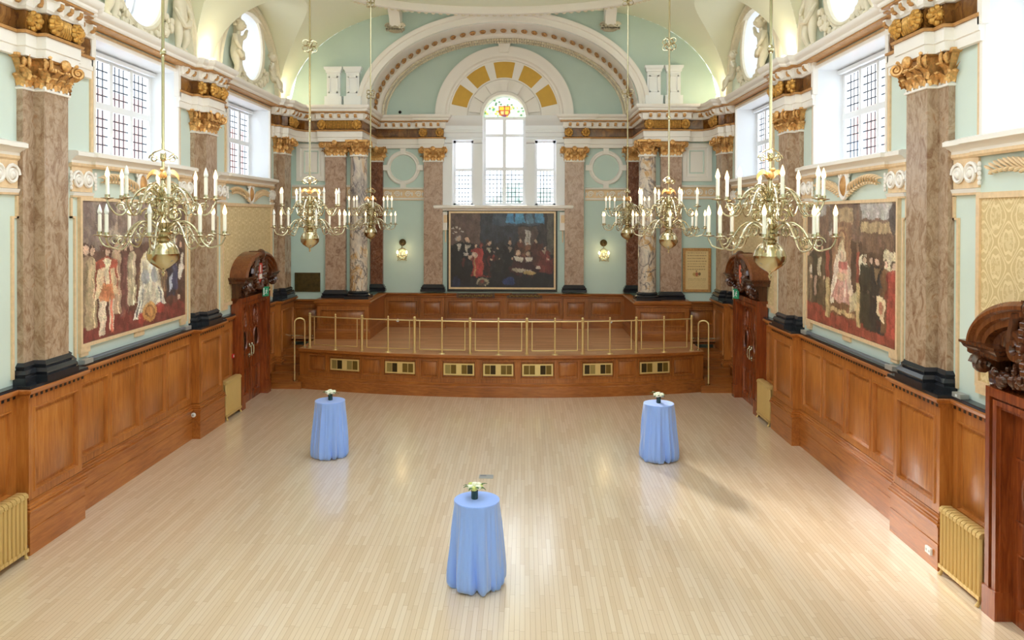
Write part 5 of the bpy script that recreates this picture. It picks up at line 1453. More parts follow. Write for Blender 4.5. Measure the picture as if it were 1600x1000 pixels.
A += man(.2, .98, .66, (172, 72, 44), .17, collar=(226, 206, 170), legs=(222, 198, 166)) + [('p', [(.13, .5), (.18, .5), (.16, .72), (.1, .72)], (214, 190, 146)), ('p', [(.23, .5), (.27, .5), (.3, .7), (.24, .72)], (206, 178, 132)), ('p', [(.16, .6), (.25, .6), (.27, .74), (.14, .74)], (196, 116, 62)), ('p', [(.18, .42), (.22, .42), (.22, .6), (.18, .6)], (224, 206, 166)), ('e', .2, .335, .06, .022, (86, 42, 34))]
A += [('e', .6, .5, .09, .12, (226, 206, 150)), ('p', [(.52, .46), (.68, .46), (.74, .84), (.46, .9)], (196, 184, 158)), ('p', [(.55, .4), (.65, .4), (.63, .56), (.57, .56)], (232, 220, 184)), ('e', .6, .42, .035, .05, (150, 72, 52)), ('e', .6, .45, .022, .03, SKIN), ('p', [(.575, .5), (.625, .5), (.61, .74), (.59, .74)], (240, 230, 204)), ('e', .555, .6, .04, .06, (148, 150, 152)), ('e', .645, .6, .04, .06, (148, 150, 152)),
      ('p', [(.5, .68), (.55, .64), (.5, .93), (.43, .94)], (226, 218, 198)), ('p', [(.65, .64), (.7, .68), (.77, .84), (.68, .86)], (222, 212, 190)), ('p', [(.48, .8), (.5, .78), (.47, .92), (.45, .92)], (92, 92, 98)), ('p', [(.53, .7), (.545, .7), (.5, .92), (.49, .92)], (130, 130, 130)), ('p', [(.69, .7), (.7, .7), (.73, .84), (.72, .85)], (110, 110, 116)),
      ('e', .52, .93, .05, .05, (166, 44, 34)), ('e', .7, .88, .045, .05, (160, 44, 34)), ('e', .6, .89, .075, .085, (196, 140, 56)), ('e', .6, .89, .05, .06, (150, 92, 40)), ('e', .6, .89, .035, .045, (186, 128, 58))]
A += man(.83, .8, .5, (38, 40, 56), .1, collar=(222, 214, 204)) + man(.88, .76, .46, (58, 66, 96), .08, collar=(226, 222, 214)) + man(.95, .8, .48, (74, 50, 42), .09) + [('p', [(.82, .62), (.85, .6), (.84, .74), (.81, .78)], (170, 178, 192)), ('e', .94, .6, .028, .07, (222, 210, 190)), ('e', .965, .52, .015, .09, (218, 206, 190)), ('e', .92, .82, .02, .025, (222, 190, 160))]
mural('wall_mural', 'wide mural of a robed man standing before a white-gowned kneeling figure', -1, 14.1, A, (96, 66, 54), 2)
# enthroned mural
B = [('p', [(0, 0), (1, 0), (1, .3), (0, .3)], (118, 92, 74)), ('p', [(.64, .0), (.96, 0), (.96, .12), (.64, .12)], (176, 172, 166)), ('p', [(.1, .0), (.3, 0), (.3, .1), (.1, .1)], (160, 156, 150)), ('p', [(.3, .04), (.58, .04), (.58, .16), (.3, .16)], (166, 140, 100)), ('p', [(.33, .14), (.56, .14), (.56, .6), (.33, .6)], (140, 100, 72)), ('p', [(.36, .18), (.53, .18), (.53, .55), (.36, .55)], (158, 120, 84)), ('e', .45, .3, .05, .1, (120, 76, 52)), ('e', .45, .29, .03, .07, (176, 140, 96)),
     ('p', [(.66, .14), (1, .14), (1, .22), (.66, .22)], (172, 146, 104)), ('p', [(.68, .22), (.98, .22), (.98, .36), (.68, .36)], (112, 84, 62)), ('p', [(.0, .25), (.06, .25), (.06, .44), (0, .44)], (212, 196, 160)), ('p', [(.88, .34), (1, .34), (1, .5), (.88, .5)], (216, 200, 160)), ('p', [(.64, .4), (.72, .36), (.72, .54), (.64, .54)], (220, 208, 176)), ('p', [(.3, .16), (.33, .14), (.33, .26), (.3, .26)], (196, 190, 176)), ('e', .97, .12, .04, .1, (74, 66, 66)), ('e', .3, .12, .04, .1, (96, 82, 72)), ('e', .62, .1, .05, .12, (104, 84, 70)),
     ('p', [(0, .8), (1, .84), (1, 1), (0, 1)], (146, 56, 34)), ('p', [(.2, .74), (.66, .78), (.66, .9), (.2, .88)], (120, 84, 52)), ('p', [(.3, .82), (.6, .84), (.6, .88), (.3, .86)], (196, 164, 108))]
for x, h, r in ((.06, .5, (60, 54, 40)), (.13, .52, (70, 66, 46)), (.2, .5, (92, 76, 50)), (.02, .46, (110, 92, 66))): B += man(x, .84, h, r, .1)
B += [('e', .05, .56, .02, .03, (210, 196, 170)), ('p', [(.1, .6), (.14, .6), (.13, .78), (.1, .78)], (176, 140, 120)), ('p', [(.15, .46), (.19, .44), (.18, .6), (.15, .6)], (190, 174, 140))]
B += [('p', [(.36, .46), (.52, .44), (.58, .78), (.3, .78)], (206, 150, 132)), ('p', [(.38, .4), (.44, .38), (.4, .62), (.31, .76), (.3, .74)], (226, 208, 180)), ('p', [(.5, .46), (.55, .5), (.58, .72), (.52, .7)], (214, 186, 160)), ('e', .45, .4, .045, .06, (216, 200, 168)), ('e', .45, .41, .026, .04, (190, 160, 132)), ('p', [(.41, .36), (.45, .28), (.49, .36)], (202, 184, 140)), ('p', [(.42, .46), (.52, .46), (.52, .52), (.42, .52)], (186, 96, 84)), ('e', .45, .57, .06, .03, (214, 180, 140)), ('p', [(.4, .6), (.42, .6), (.38, .78), (.36, .78)], (178, 116, 98)), ('p', [(.47, .6), (.49, .6), (.5, .78), (.47, .78)], (228, 184, 164)), ('p', [(.55, .72), (.64, .64), (.62, .8), (.54, .84)], (190, 172, 128)), ('p', [(.3, .76), (.36, .76), (.36, .8), (.3, .8)], (210, 196, 170))]
for x in (.26, .61): B += [('p', [(x, .02), (x + .03, .02), (x + .03, .36), (x, .36)], (122, 92, 70)), ('p', [(x, .36), (x + .035, .36), (x + .035, .6), (x, .6)], (150, 66, 44)), ('p', [(x, .6), (x + .05, .6), (x + .055, .93), (x - .005, .93)], (190, 164, 108)), ('p', [(x + .035, .6), (x + .05, .6), (x + .055, .93), (x + .04, .93)], (140, 112, 66))]
B += man(.7, .9, .52, (52, 54, 40), .09) + man(.76, .93, .55, (44, 46, 36), .13) + man(.82, .94, .56, (34, 38, 40), .13, collar=(120, 96, 62)) + man(.9, .92, .52, (120, 84, 50), .09) + man(.97, .94, .54, (168, 58, 40), .12) + [('p', [(.83, .66), (.9, .68), (.88, .84), (.82, .78)], (222, 196, 150)), ('e', .855, .75, .02, .04, (186, 110, 80))]
mural('wall_mural', 'mural of a crowned bishop enthroned between columns and dark-robed courtiers', 1, 14.1, B, (84, 62, 46), 7)
# dark oil painting over the stage
def bgc(x, y):
    if y < .36 and x < .29: return (104, 78, 68)
    return (46 + 26 * max(0, .4 - y), 42 + 20 * max(0, .4 - y), 46 + 20 * max(0, .4 - y)) if y < .75 else (34, 32, 38)
D = [('p', [(0, 0), (.29, 0), (.29, .42), (0, .42)], (104, 80, 70)), ('p', [(.29, 0), (.66, 0), (.66, .4), (.29, .4)], (58, 60, 70)), ('p', [(.4, .0), (.86, .0), (.88, .16), (.4, .16)], (70, 86, 104)), ('p', [(.66, .18), (.84, .18), (.84, .5), (.66, .5)], (92, 72, 64)), ('p', [(.72, .22), (.775, .22), (.775, .42), (.72, .42)], (196, 186, 176)), ('p', [(.745, .22), (.752, .22), (.752, .42), (.745, .42)], (96, 80, 70)), ('p', [(.94, 0), (1, 0), (1, .55), (.94, .55)], (96, 90, 80)), ('p', [(.86, .05), (.93, .05), (.93, .5), (.86, .5)], (62, 52, 54))]
for k in range(4): D.append(('p', [(.56 + .095 * k - .02, .0), (.61 + .095 * k, 0), (.62 + .095 * k, .135), (.555 + .095 * k - .02, .135)], ((64, 148, 200), (70, 160, 210), (90, 132, 160), (72, 150, 196))[k]))
for x, y in ((.03, .2), (.06, .18), (.09, .2), (.1, .24), (.04, .25), (.12, .25), (.02, .27)): D.append(('e', x, y, .009, .012, (220, 204, 190)))
D += man(.075, .93, .62, (28, 24, 24), .12, collar=(206, 192, 176), hair=(190, 176, 168)) + man(.165, .92, .6, (26, 22, 24), .13, collar=(212, 198, 176)) + [('e', .15, .55, .025, .025, (214, 200, 186)), ('p', [(.12, .6), (.15, .62), (.13, .72), (.11, .7)], (106, 40, 38)), ('p', [(.17, .57), (.23, .6), (.22, .64), (.17, .62)], (214, 176, 150))]
D += man(.24, .82, .4, (80, 70, 60), .06) + man(.3, .86, .46, (180, 46, 38), .18, hair=(120, 34, 30), skin=(150, 60, 48)) + [('p', [(.22, .52), (.36, .5), (.4, .86), (.24, .87)], (184, 44, 36)), ('p', [(.3, .6), (.32, .6), (.34, .86), (.31, .86)], (206, 66, 50)), ('p', [(.22, .58), (.235, .58), (.24, .85), (.225, .85)], (196, 150, 90)), ('e', .23, .57, .03, .04, (214, 184, 160))]
D += man(.37, .86, .48, (30, 26, 30), .09, collar=(196, 180, 150)) + [('p', [(.4, .55), (.48, .6), (.47, .64), (.4, .62)], (160, 46, 40)), ('p', [(.4, .5), (.47, .52), (.47, .54), (.4, .53)], (160, 130, 116))] + man(.46, .8, .36, (42, 36, 34), .07) + man(.57, .86, .5, (30, 26, 30), .11, collar=(150, 130, 110)) + man(.68, .7, .34, (96, 50, 36), .1) + man(.74, .66, .28, (128, 80, 50), .08) + man(.83, .72, .36, (88, 44, 34), .1) + man(.91, .8, .36, (124, 50, 40), .12, collar=(196, 170, 140))
D += seated(.66, .82, .15, .34, (70, 30, 34)) + seated(.755, .83, .16, .34, (66, 32, 36)) + [('e', .66, .76, .06, .03, (196, 178, 150)), ('e', .76, .8, .07, .03, (190, 158, 90)), ('e', .57, .92, .06, .05, (40, 62, 120)), ('e', .05, .94, .04, .05, (40, 44, 80)), ('e', .31, .93, .065, .045, (192, 176, 140)), ('e', .31, .945, .045, .03, (70, 46, 40)), ('e', .31, .93, .02, .02, (150, 60, 44)), ('e', .85, .72, .02, .02, (216, 196, 176)), ('p', [(.93, .66), (1, .6), (1, .82), (.93, .8)], (112, 36, 38))]
op = thing('oil_painting', 'dark framed oil painting of courtiers around a red-robed figure, under the window', 'painting', (-.06, NY, 2.3), 0, 'figure paintings on the walls', world=True)
X0, X1, Z0, Z1 = -1.76, 1.64, 2.42, 4.86
canvas('canvas', X1 - X0, Z1 - Z0, 168, 122, D, bgc, op, lambda u, v: (X0 + u, NY - .06, Z1 - v), seed=9)
T = lambda x, b, z: (x, NY - b, z)
m = MB(T); w = .06
for a0, a1, b0, b1 in ((X0 - w, X0, Z0 - w, Z1 + w), (X1, X1 + w, Z0 - w, Z1 + w), (X0, X1, Z1, Z1 + w), (X0, X1, Z0 - w, Z0)): m.box(a0, a1, .02, .1, b0, b1)
m.build('gilt_frame', 'pale_gilt', op, smooth=False)
m = MB(T); w = .11
for a0, a1, b0, b1 in ((X0 - w, X0 - .06, Z0 - w - .03, Z1 + .08), (X1 + .06, X1 + w, Z0 - w - .03, Z1 + .08), (X0 - .06, X1 + .06, Z1 + .06, Z1 + .1), (X0 - .06, X1 + .06, Z0 - w - .03, Z0 - .06)): m.box(a0, a1, .02, .08, b0, b1)
m.build('black_frame', 'black_trim', op, smooth=False)
# carved name boards under it
for x0, x1, lab in ((-1.55, -.3, 'carved gilt board under the red-robed figure of the oil painting'), (.1, 1.25, 'carved gilt board under the seated women of the oil painting')):
    o = thing('carved_board', lab, 'carved board', ((x0 + x1) / 2, NY, 2.1), 0, 'carved boards under the oil painting', world=True)
    m = MB(T); m.prism([(x0, 2.08), (x1, 2.08), (x1, 2.16), (x1 - .2, 2.235), (x0 + .2, 2.235), (x0, 2.16)] if x0 > 0 else [(x0, 2.08), (x1, 2.08), (x1, 2.235), (x0, 2.235)], lambda u, v, w: (u, w, v), .1, .2); m.build('board', 'oak_dark', o, smooth=False)
    m = MB(T)
    for k in range(16):
        x = x0 + .1 + (x1 - x0 - .2) * k / 15; m.ball((x, .2, 2.14 + .02 * (k % 2)), (.035, .012, .03), 6, 4)
    m.build('gilt_carving', 'vent_mid', o)
# damask panels
def damask_panel(s, c, y0, y1, lab):
    o = thing('damask_panel', lab, 'wall panel', (s * WX, c, 2.6), 0, 'gold damask wall panels', world=True); T = lambda y, p, z: (s * (WX - p), y, z)
    z0, z1 = 2.68, 5.0
    m = MB(T); m.poly([(y0, .03, z0), (y1, .03, z0), (y1, .03, z1), (y0, .03, z1)]); m.build('damask_cloth', 'damask', o, smooth=False)
    m = MB(T); w = .075
    for a0, a1, b0, b1 in ((y0 - w, y0, z0 - w, z1 + w), (y1, y1 + w, z0 - w, z1 + w), (y0, y1, z1, z1 + w), (y0, y1, z0 - w, z0)): m.box(a0, a1, 0, .06, b0, b1)
    for a0, a1 in ((y0 - w, y0 + .25), (y1 - .25, y1 + w)): m.box(a0, a1, 0, .05, z0 - w - .09, z0 - w)
    m.build('frame', 'pale_gilt', o, smooth=False)
damask_panel(-1, 19.86, 18.05, 21.5, 'gold damask panel behind the far carved hood with the red crest')
damask_panel(1, 19.86, 18.05, 21.5, 'gold damask panel behind the far carved hood with the rose crest')
damask_panel(1, 8.45, 6.5, 10.0, 'gold patterned damask panel behind the near carved hood')
damask_panel(-1, 8.45, 6.55, 10.1, 'gold damask panel cut off at the picture edge beyond the first pilaster')
# bronze plaque and framed scroll on the wings
o = thing('bronze_plaque', 'dark bronze memorial plaque low on the mint wing wall', 'plaque', (-5.9, YE, 2.5), world=True); T = lambda x, b, z: (x, YE - b, z)
m = MB(T); m.box(-6.3, -5.58, 0, .03, 2.48, 3.0); m.build('plaque_field', 'dark_bronze', o, smooth=False)
m = MB(T)
for a0, a1, b0, b1 in ((-6.33, -6.28, 2.45, 3.03), (-5.6, -5.55, 2.45, 3.03), (-6.28, -5.6, 2.98, 3.03), (-6.28, -5.6, 2.45, 2.5)): m.box(a0, a1, 0, .05, b0, b1)
for k in range(7): m.box(-6.16 + .02 * (k % 3), -5.72 - .03 * (k % 2), .03, .034, 2.56 + .055 * k, 2.575 + .055 * k)
m.build('plaque_rim', 'dark_bronze', o, smooth=False)
o = thing('framed_scroll', 'tall gilt-framed parchment of lettering with a small coat of arms', 'framed document', (5.85, YE, 2.5), world=True)
fx0, fx1, fz0, fz1 = 5.42, 6.26, 2.5, 3.82
rr = random.Random(2); Lr = []
for k, z in enumerate((.06, .13, .2, .27, .34, .41, .48)):
    x = .1
    while x < .88: 
        wv = rr.uniform(.03, .1); Lr.append(('p', [(x, z - .012), (x + wv, z - .012), (x + wv, z + .012), (x, z + .012)], (174, 140, 98))); x += wv + .022
for k in range(7):
    x = .12; z = .72 + .036 * k
    while x < .86:
        wv = rr.uniform(.02, .08); Lr.append(('p', [(x, z - .008), (x + wv, z - .008), (x + wv, z + .008), (x, z + .008)], (186, 154, 110))); x += wv + .02
Lr += [('e', .5, .62, .16, .06, (206, 168, 104)), ('e', .5, .61, .06, .055, (176, 84, 60)), ('e', .62, .6, .06, .04, (110, 76, 52)), ('e', .38, .61, .06, .04, (190, 150, 84)), ('e', .49, .53, .03, .022, (130, 92, 60))]
canvas('parchment', fx1 - fx0 - .16, fz1 - fz0 - .16, 80, 110, Lr, (226, 196, 140), o, lambda u, v: (fx0 + .08 + u, YE - .03, fz1 - .08 - v), 'print_matt', 3, .02)
m = MB(T)
for a0, a1, b0, b1 in ((fx0, fx0 + .08, fz0, fz1), (fx1 - .08, fx1, fz0, fz1), (fx0 + .08, fx1 - .08, fz1 - .08, fz1), (fx0 + .08, fx1 - .08, fz0, fz0 + .08)): m.box(a0, a1, .0, .06, b0, b1)
for k in range(15):
    z = fz0 + .045 + (fz1 - fz0 - .09) * k / 14
    for x in (fx0 + .04, fx1 - .04): m.ball((x, .06, z), (.028, .018, .032), 6, 4)
for k in range(1, 9):
    x = fx0 + .04 + (fx1 - fx0 - .08) * k / 9
    for z in (fz0 + .04, fz1 - .04): m.ball((x, .06, z), (.03, .018, .028), 6, 4)
m.build('gilt_frame', 'gilt_paint', o)
# stained lunette of the centre window
wo = [q for q in COL.objects if q.get('label') == 'three-light round-headed window above the dark oil painting'][0]
G = [('e', .5, .95, .5, .5, (170, 205, 170))]
rr = random.Random(12)
for k in range(90):
    G.append(('e', rr.uniform(.03, .97), rr.uniform(.1, 1), .03, .05, rr.choice([(232, 214, 70), (250, 246, 190), (90, 140, 90), (200, 226, 190), (236, 240, 214), (60, 96, 70), (240, 190, 60)])))
G += [('p', [(.36, .45), (.64, .45), (.64, .8), (.58, .95), (.42, .95), (.36, .8)], (150, 60, 40)), ('p', [(.385, .5), (.485, .5), (.485, .66), (.385, .66)], (230, 180, 60)), ('p', [(.515, .5), (.615, .5), (.615, .66), (.515, .66)], (226, 170, 60)), ('p', [(.4, .7), (.485, .7), (.485, .86), (.42, .86)], (224, 180, 120)), ('p', [(.515, .7), (.6, .7), (.58, .86), (.515, .86)], (230, 190, 80)), ('e', .5, .94, .05, .05, (110, 50, 90))]
gl = canvas('stained_glazing', 2 * W0, W0, 90, 45, G, (214, 230, 206), wo, lambda u, v: (-W0 + u, NY + .31, SPR + W0 - v) if ((u - W0) ** 2 + (W0 - v) ** 2) < W0 * W0 else (W0 * .995 * cos(math.atan2(W0 - v, u - W0)), NY + .31, SPR + W0 * .995 * sin(math.atan2(W0 - v, u - W0))), 'stained_glass', 5)
# ------------------------------------------------------------ wall sconces
def sconce(loc, lab):
    o = thing('brass_sconce', lab, 'wall light', loc, 0, 'brass wall lights on the recess wall')
    m = MB(); m.lathe([(.1, 0), (.1, -.02), (.085, -.035), (.06, -.03), (.05, -.055), (.015, -.07)], 20, (0, 0, .34), axis='y'); m.ball((0, -.07, .34), .03, 8, 6); m.build('wall_rose', 'dark_bronze', o)
    m = MB(); m.tube([(0, -.05, .26), (0, -.07, .22), (0, -.08, .17)], .014, 6); 
    m.tube([(.13 * sin(2 * pi * k / 28), -.06, .165 * cos(2 * pi * k / 28) + .01) for k in range(28)], .014, 6, closed=True)
    for k in range(8):
        a = 2 * pi * k / 8; m.tube(spiral((.065 * sin(a), -.06, .085 * cos(a) + .01), (1, 0, 0), (0, 0, 1), .04, .012, 1.3, 12), .007, 5)
    for q in (-1, 1):
        m.tube([(0, -.06, -.13), (q * .05, -.1, -.17), (q * .11, -.13, -.14), (q * .13, -.13, -.05)], .009, 6); m.lathe([(.01, -.06), (.03, -.05), (.026, -.045)], 10, (q * .13, -.13, 0)); m.ball((q * .12, -.12, -.17), .016, 6, 5)
    m.build('scroll_frame', 'brass', o)
    for q in (-1, 1):
        m = MB(); m.lathe([(.011, -.05), (.011, .02)], 8, (q * .13, -.13, 0)); m.build('candle', 'candle', o)
        m = MB(); m.lathe([(.014, .02), (.028, .04), (.028, .065), (.012, .1), (.001, .115)], 10, (q * .13, -.13, 0), cap=False); m.build('bulb', 'lamp_lit', o)
    o.scale = (1.15, 1.15, 1.15)
    return o
SCN = [(-3.36, NY, 3.5), (3.27, NY, 3.5)]
sconce(SCN[0], 'lit brass scroll wall light on the plaque side of the dark oil painting')
sconce(SCN[1], 'lit brass scroll wall light on the scroll side of the dark oil painting')

# ------------------------------------------------------------ cherubs, garlands round the oval windows
def cherub(pose):
    """standing plaster child, facing +x, leaning toward +y; skin surface over a posed skeleton"""
    V = [((0, 0, .58), .1), ((0, .02, .72), .115), ((0, .05, .86), .12), ((.01, .07, .97), .065), ((.03, .09, 1.06), .06)]
    E_ = [(0, 1), (1, 2), (2, 3), (3, 4)]
    def limb(a, pts):
        k = a
        for p, r_ in pts: V.append((p, r_)); E_.append((k, len(V) - 1)); k = len(V) - 1
    if pose == 0:
        limb(0, [((.0, -.09, .5), .095), ((.08, -.1, .28), .075), ((.0, -.1, .08), .05), ((.08, -.1, .03), .04)]); limb(0, [((.0, .09, .5), .095), ((.03, .12, .27), .072), ((.0, .1, .08), .05), ((.09, .11, .03), .04)])
        limb(2, [((.02, .2, .9), .06), ((.07, .32, .98), .048), ((.06, .42, 1.1), .038), ((.06, .48, 1.15), .032)]); limb(2, [((.02, -.1, .9), .06), ((.08, -.2, .76), .048), ((.14, -.12, .64), .038), ((.16, -.08, .62), .032)])
    else:
        limb(0, [((.08, -.08, .5), .095), ((.24, -.1, .44), .078), ((.24, -.1, .22), .055), ((.3, -.1, .14), .04)]); limb(0, [((.08, .09, .5), .095), ((.22, .14, .5), .078), ((.26, .18, .28), .055), ((.33, .18, .2), .04)])
        limb(2, [((.02, .2, .88), .06), ((.1, .3, .78), .048), ((.16, .36, .9), .038), ((.17, .38, .96), .032)]); limb(2, [((.02, -.1, .9), .06), ((.02, -.24, .78), .048), ((.04, -.28, .62), .038), ((.06, -.3, .56), .034)])
    me = bpy.data.meshes.new('body'); me.from_pydata([v for v, r_ in V], E_, []); ob = bpy.data.objects.new('body', me); COL.objects.link(ob)
    sk = ob.modifiers.new('s', 'SKIN'); ss = ob.modifiers.new('ss', 'SUBSURF'); ss.levels = 2; ss.render_levels = 2
    for d, (v, r_) in zip(me.skin_vertices[0].data, V): d.radius = (r_, r_)
    me.skin_vertices[0].data[0].use_root = True
    dg = bpy.context.evaluated_depsgraph_get(); e = ob.evaluated_get(dg); m2 = bpy.data.meshes.new_from_object(e)
    bpy.data.objects.remove(ob)
    vv = [tuple(v.co) for v in m2.vertices]; ff = [tuple(p.vertices) for p in m2.polygons]
    mb = MB(); mb.v = vv; mb.f = ff; mb.mi = [0] * len(ff)
    hx, hy, hz = .05, .11, 1.17                       # head with face, curls
    mb.ball((hx, hy, hz), (.115, .105, .125), 14, 10); mb.ball((hx + .115, hy, hz - .01), (.022, .018, .022), 6, 5)
    for q in (-1, 1): mb.ball((hx + .085, hy + q * .045, hz - .03), (.035, .035, .032), 7, 5); mb.ball((hx + .1, hy + q * .04, hz + .02), (.016, .02, .012), 6, 4); mb.ball((hx, hy + q * .105, hz - .005), (.025, .012, .03), 6, 5)
    mb.ball((hx + .1, hy, hz - .06), (.02, .03, .012), 6, 4)
    return mb
def curls(mb, hx=.05, hy=.11, hz=1.17):
    rr = random.Random(3)
    for k in range(26):
        a, t = rr.uniform(0, 2 * pi), rr.uniform(-.2, 1.4); x = -.03 + hx + .1 * cos(t) * cos(a) * (1 if cos(a) < .3 else .55); mb.ball((x, hy + .1 * cos(t) * sin(a), hz + .02 + .115 * sin(t)), (.035, .035, .035), 6, 5)
    return mb
protos = {}
for pose in (0, 1):
    o = thing('cherub_statue', '-', 'statue'); cherub(pose).build('body', 'plaster', o, ang=80); curls(MB()).build('hair', 'plaster', o)
    m = MB(); m.tube([(.1, -.16, .62), (.13, -.05, .5), (.12, .08, .47), (.08, .17, .6), (-.02, .16, .76)], [.05, .06, .05, .045, .03], 7); m.build('drapery', 'plaster', o)
    protos[pose] = o
used = {}
CHL = [(-1, 1, 0, 'plaster cherub on the farther side of the oval window above the wide mural'), (-1, 1, 1, 'plaster cherub by the nearer side of the oval window above the wide mural'),
       (-1, 2, 1, 'tall plaster cherub beside the oval window above the far door with the red crest'), (-1, 2, 0, 'small seated plaster cherub by the end wall above the red-crested far door'),
       (1, 1, 0, 'plaster cherub on the farther side of the oval window above the enthroned mural'), (1, 1, 1, 'plaster cherub by the nearer side of the oval window above the enthroned mural'),
       (1, 2, 1, 'tall plaster cherub beside the oval window above the far door with the rose crest'), (1, 2, 0, 'small seated plaster cherub by the end wall above the rose-crested far door')]
for s, b, near, lab in CHL:
    c = [8.45, 14.15, 19.88][b]; y = c - 1.32 if near else c + 1.36
    pose = 0 if near or b == 1 else 1; k = 1.16 if pose == 0 else .92
    loc = (s * (WX - .16), y, SPR)
    o = protos[pose] if pose not in used else dup(protos[pose], loc)
    used[pose] = 1; o.location = loc; o['label'] = lab; o['group'] = 'plaster cherubs beside the oval windows'
    fl = 1 if near else -1
    rz = 0 if s < 0 else pi
    sy = fl if s < 0 else -fl
    o.rotation_euler = (0, 0, rz); o.scale = (k, k * sy, k)
rr = random.Random(8)
go = thing('plaster_garland', '-', 'garland'); m = MB()
for k in range(110):
    t = -pi / 2 + (rr.random() - .5) * 2.3; r_ = rr.uniform(1.1, 1.32); q = rr.uniform(.05, .085)
    m.ball((rr.uniform(.04, .13), r_ * cos(t), r_ * sin(t) * .95), (q * .8, q, q), 6, 5)
m.build('leaf_garland', 'plaster', go)
m = MB()
for q in (-1, 1): m.tube(spiral((.08, q * .2, 1.18), (0, q, 0), (0, 0, 1), .16, .03, 1.4, 16), .05, 6)
m.ball((.1, 0, 1.2), (.1, .14, .17), 10, 7); m.build('crown_cartouche', 'plaster', go)
first = True
for s in (-1, 1):
    for b, c in ((1, 14.15), (2, 19.88)):
        lab = 'plaster leaf garland under the oval window above the ' + {(-1, 1): 'wide mural', (1, 1): 'enthroned mural', (-1, 2): 'far door with the red crest', (1, 2): 'far door with the rose crest'}[(s, b)]
        if first: go.location = (s * WX, c, OCZ + .02); go['label'] = lab; go['group'] = 'plaster garlands around the oval windows'; first = False
        else: dup(go, (s * WX, c, OCZ + .02), 0 if s < 0 else pi, lab)

# ------------------------------------------------------------ small lamps on the cornice
def uplight(loc, lab):
    o = thing('cornice_lamp', lab, 'lamp', loc, 0, 'small lamps standing on the cornice')
    m = MB(); m.lathe([(.07, 0), (.07, .02), (.03, .03), (.03, .07), (.06, .09), (.085, .13), (.08, .13), (.05, .1)], 14); m.build('lamp_body', 'white_gloss', o)
    m = MB(); m.ball((0, 0, .15), (.065, .065, .05), 12, 8); m.build('lamp_bulb', 'lamp_lit', o)
LP = []
for s in (-1, 1):
    for y, w in ((11.2, 'above the first marble pilaster'), (17.0, 'above the second marble pilaster'), (22.5, 'at the corner of the end wall')):
        loc = (s * (WX - (.2 if y < 22 else .25)), y, 8.075); LP.append(loc)
        uplight(loc, 'small lit lamp on the cornice ' + w + (', wide mural side' if s < 0 else ', enthroned mural side'))

# ------------------------------------------------------------ fittings
o = thing('floor_socket_plate', 'small grey metal socket plate set in the floor behind the middle table', 'floor socket', (-.02, 14.05, 0))
m = MB(); m.box(-.13, .13, -.1, .1, .0, .006); m.build('plate', 'steel_plate', o, smooth=False)
m = MB(); m.box(-.11, .0, .01, .08, .006, .009); m.build('socket_lid', 'grey_metal', o, smooth=False)
def strip(s, y0, y1, lab):
    o = thing('picture_light', lab, 'picture light', (s * (WX - .09), (y0 + y1) / 2, RAIL), 0, 'slim picture lights on the dado ledge', world=True)
    m = MB(); m.tube([(s * (WX - .1), y0 + .1, RAIL + .045), (s * (WX - .1), y1 - .1, RAIL + .045)], .035, 8); m.build('light_tube', 'grey_ledge', o)
    for y in (y0, y1): m = MB(); m.box(s * (WX - .05) if s > 0 else s * (WX - .05), s * (WX - .16), y - .12, y + .12, RAIL, RAIL + .07); m.build('end_box', 'steel_plate', o, smooth=False)
strip(-1, 12.2, 15.9, 'slim grey picture light on the ledge under the wide mural'); strip(1, 12.2, 15.9, 'slim grey picture light on the ledge under the enthroned mural')
o = thing('ledge_box', 'small grey box on the ledge by the near damask panel', 'box', (6.42, 10.35, RAIL)); m = MB(); m.box(-.06, .05, -.1, .1, 0, .06); m.build('box_body', 'steel_plate', o, smooth=False)
m = MB(); m.box(-.062, -.06, -.02, .02, .015, .045); m.build('box_label', 'white_plastic', o, smooth=False)
def socket_(loc, rz, lab):
    o = thing('wall_socket', lab, 'socket', loc, rz); m = MB(); m.box(0, .03, -.07, .07, -.045, .045); m.build('face_plate', 'white_plastic', o, smooth=False)
    m = MB()
    for q in (-.035, .035): m.box(.03, .033, q - .012, q + .012, -.015, .015)
    m.build('switch', 'steel_plate', o, smooth=False)
socket_((WX - PP, 10.72, .2), pi, 'white double socket low on the plinth by the near radiator')
o = thing('door_buzzer', 'round white button on the oak plinth between mural and far radiator', 'button', (-6.36, 16.17, .52)); m = MB(); m.lathe([(.05, 0), (.05, -.02), (.03, -.03)], 16, axis='y'); m.build('button_ring', 'white_plastic', o); m = MB(); m.lathe([(.02, -.03), (.018, -.04)], 10, axis='y'); m.build('push', 'steel_plate', o)
o = thing('fire_call_point', 'small red fire call point on the dado beside the far door with the red crest', 'fire alarm', (-6.44, 18.52, 1.35)); m = MB(); m.box(0, .05, -.045, .045, -.045, .045); m.build('housing', 'red_plastic', o, smooth=False); m = MB(); m.box(.05, .053, -.02, .02, -.02, .02); m.build('glass_face', 'white_plastic', o, smooth=False)
o = thing('fire_bell', 'small dark red fire bell on the wing wall below the bronze plaque', 'fire bell', (-6.48, YE, 2.42)); m = MB(); m.lathe([(.07, 0), (.065, -.03), (.04, -.05), (.005, -.055)], 14, axis='y'); m.build('gong', 'red_plastic', o); m = MB(); m.ball((0, -.055, 0), .012, 6, 5); m.build('bell_nut', 'black_trim', o)
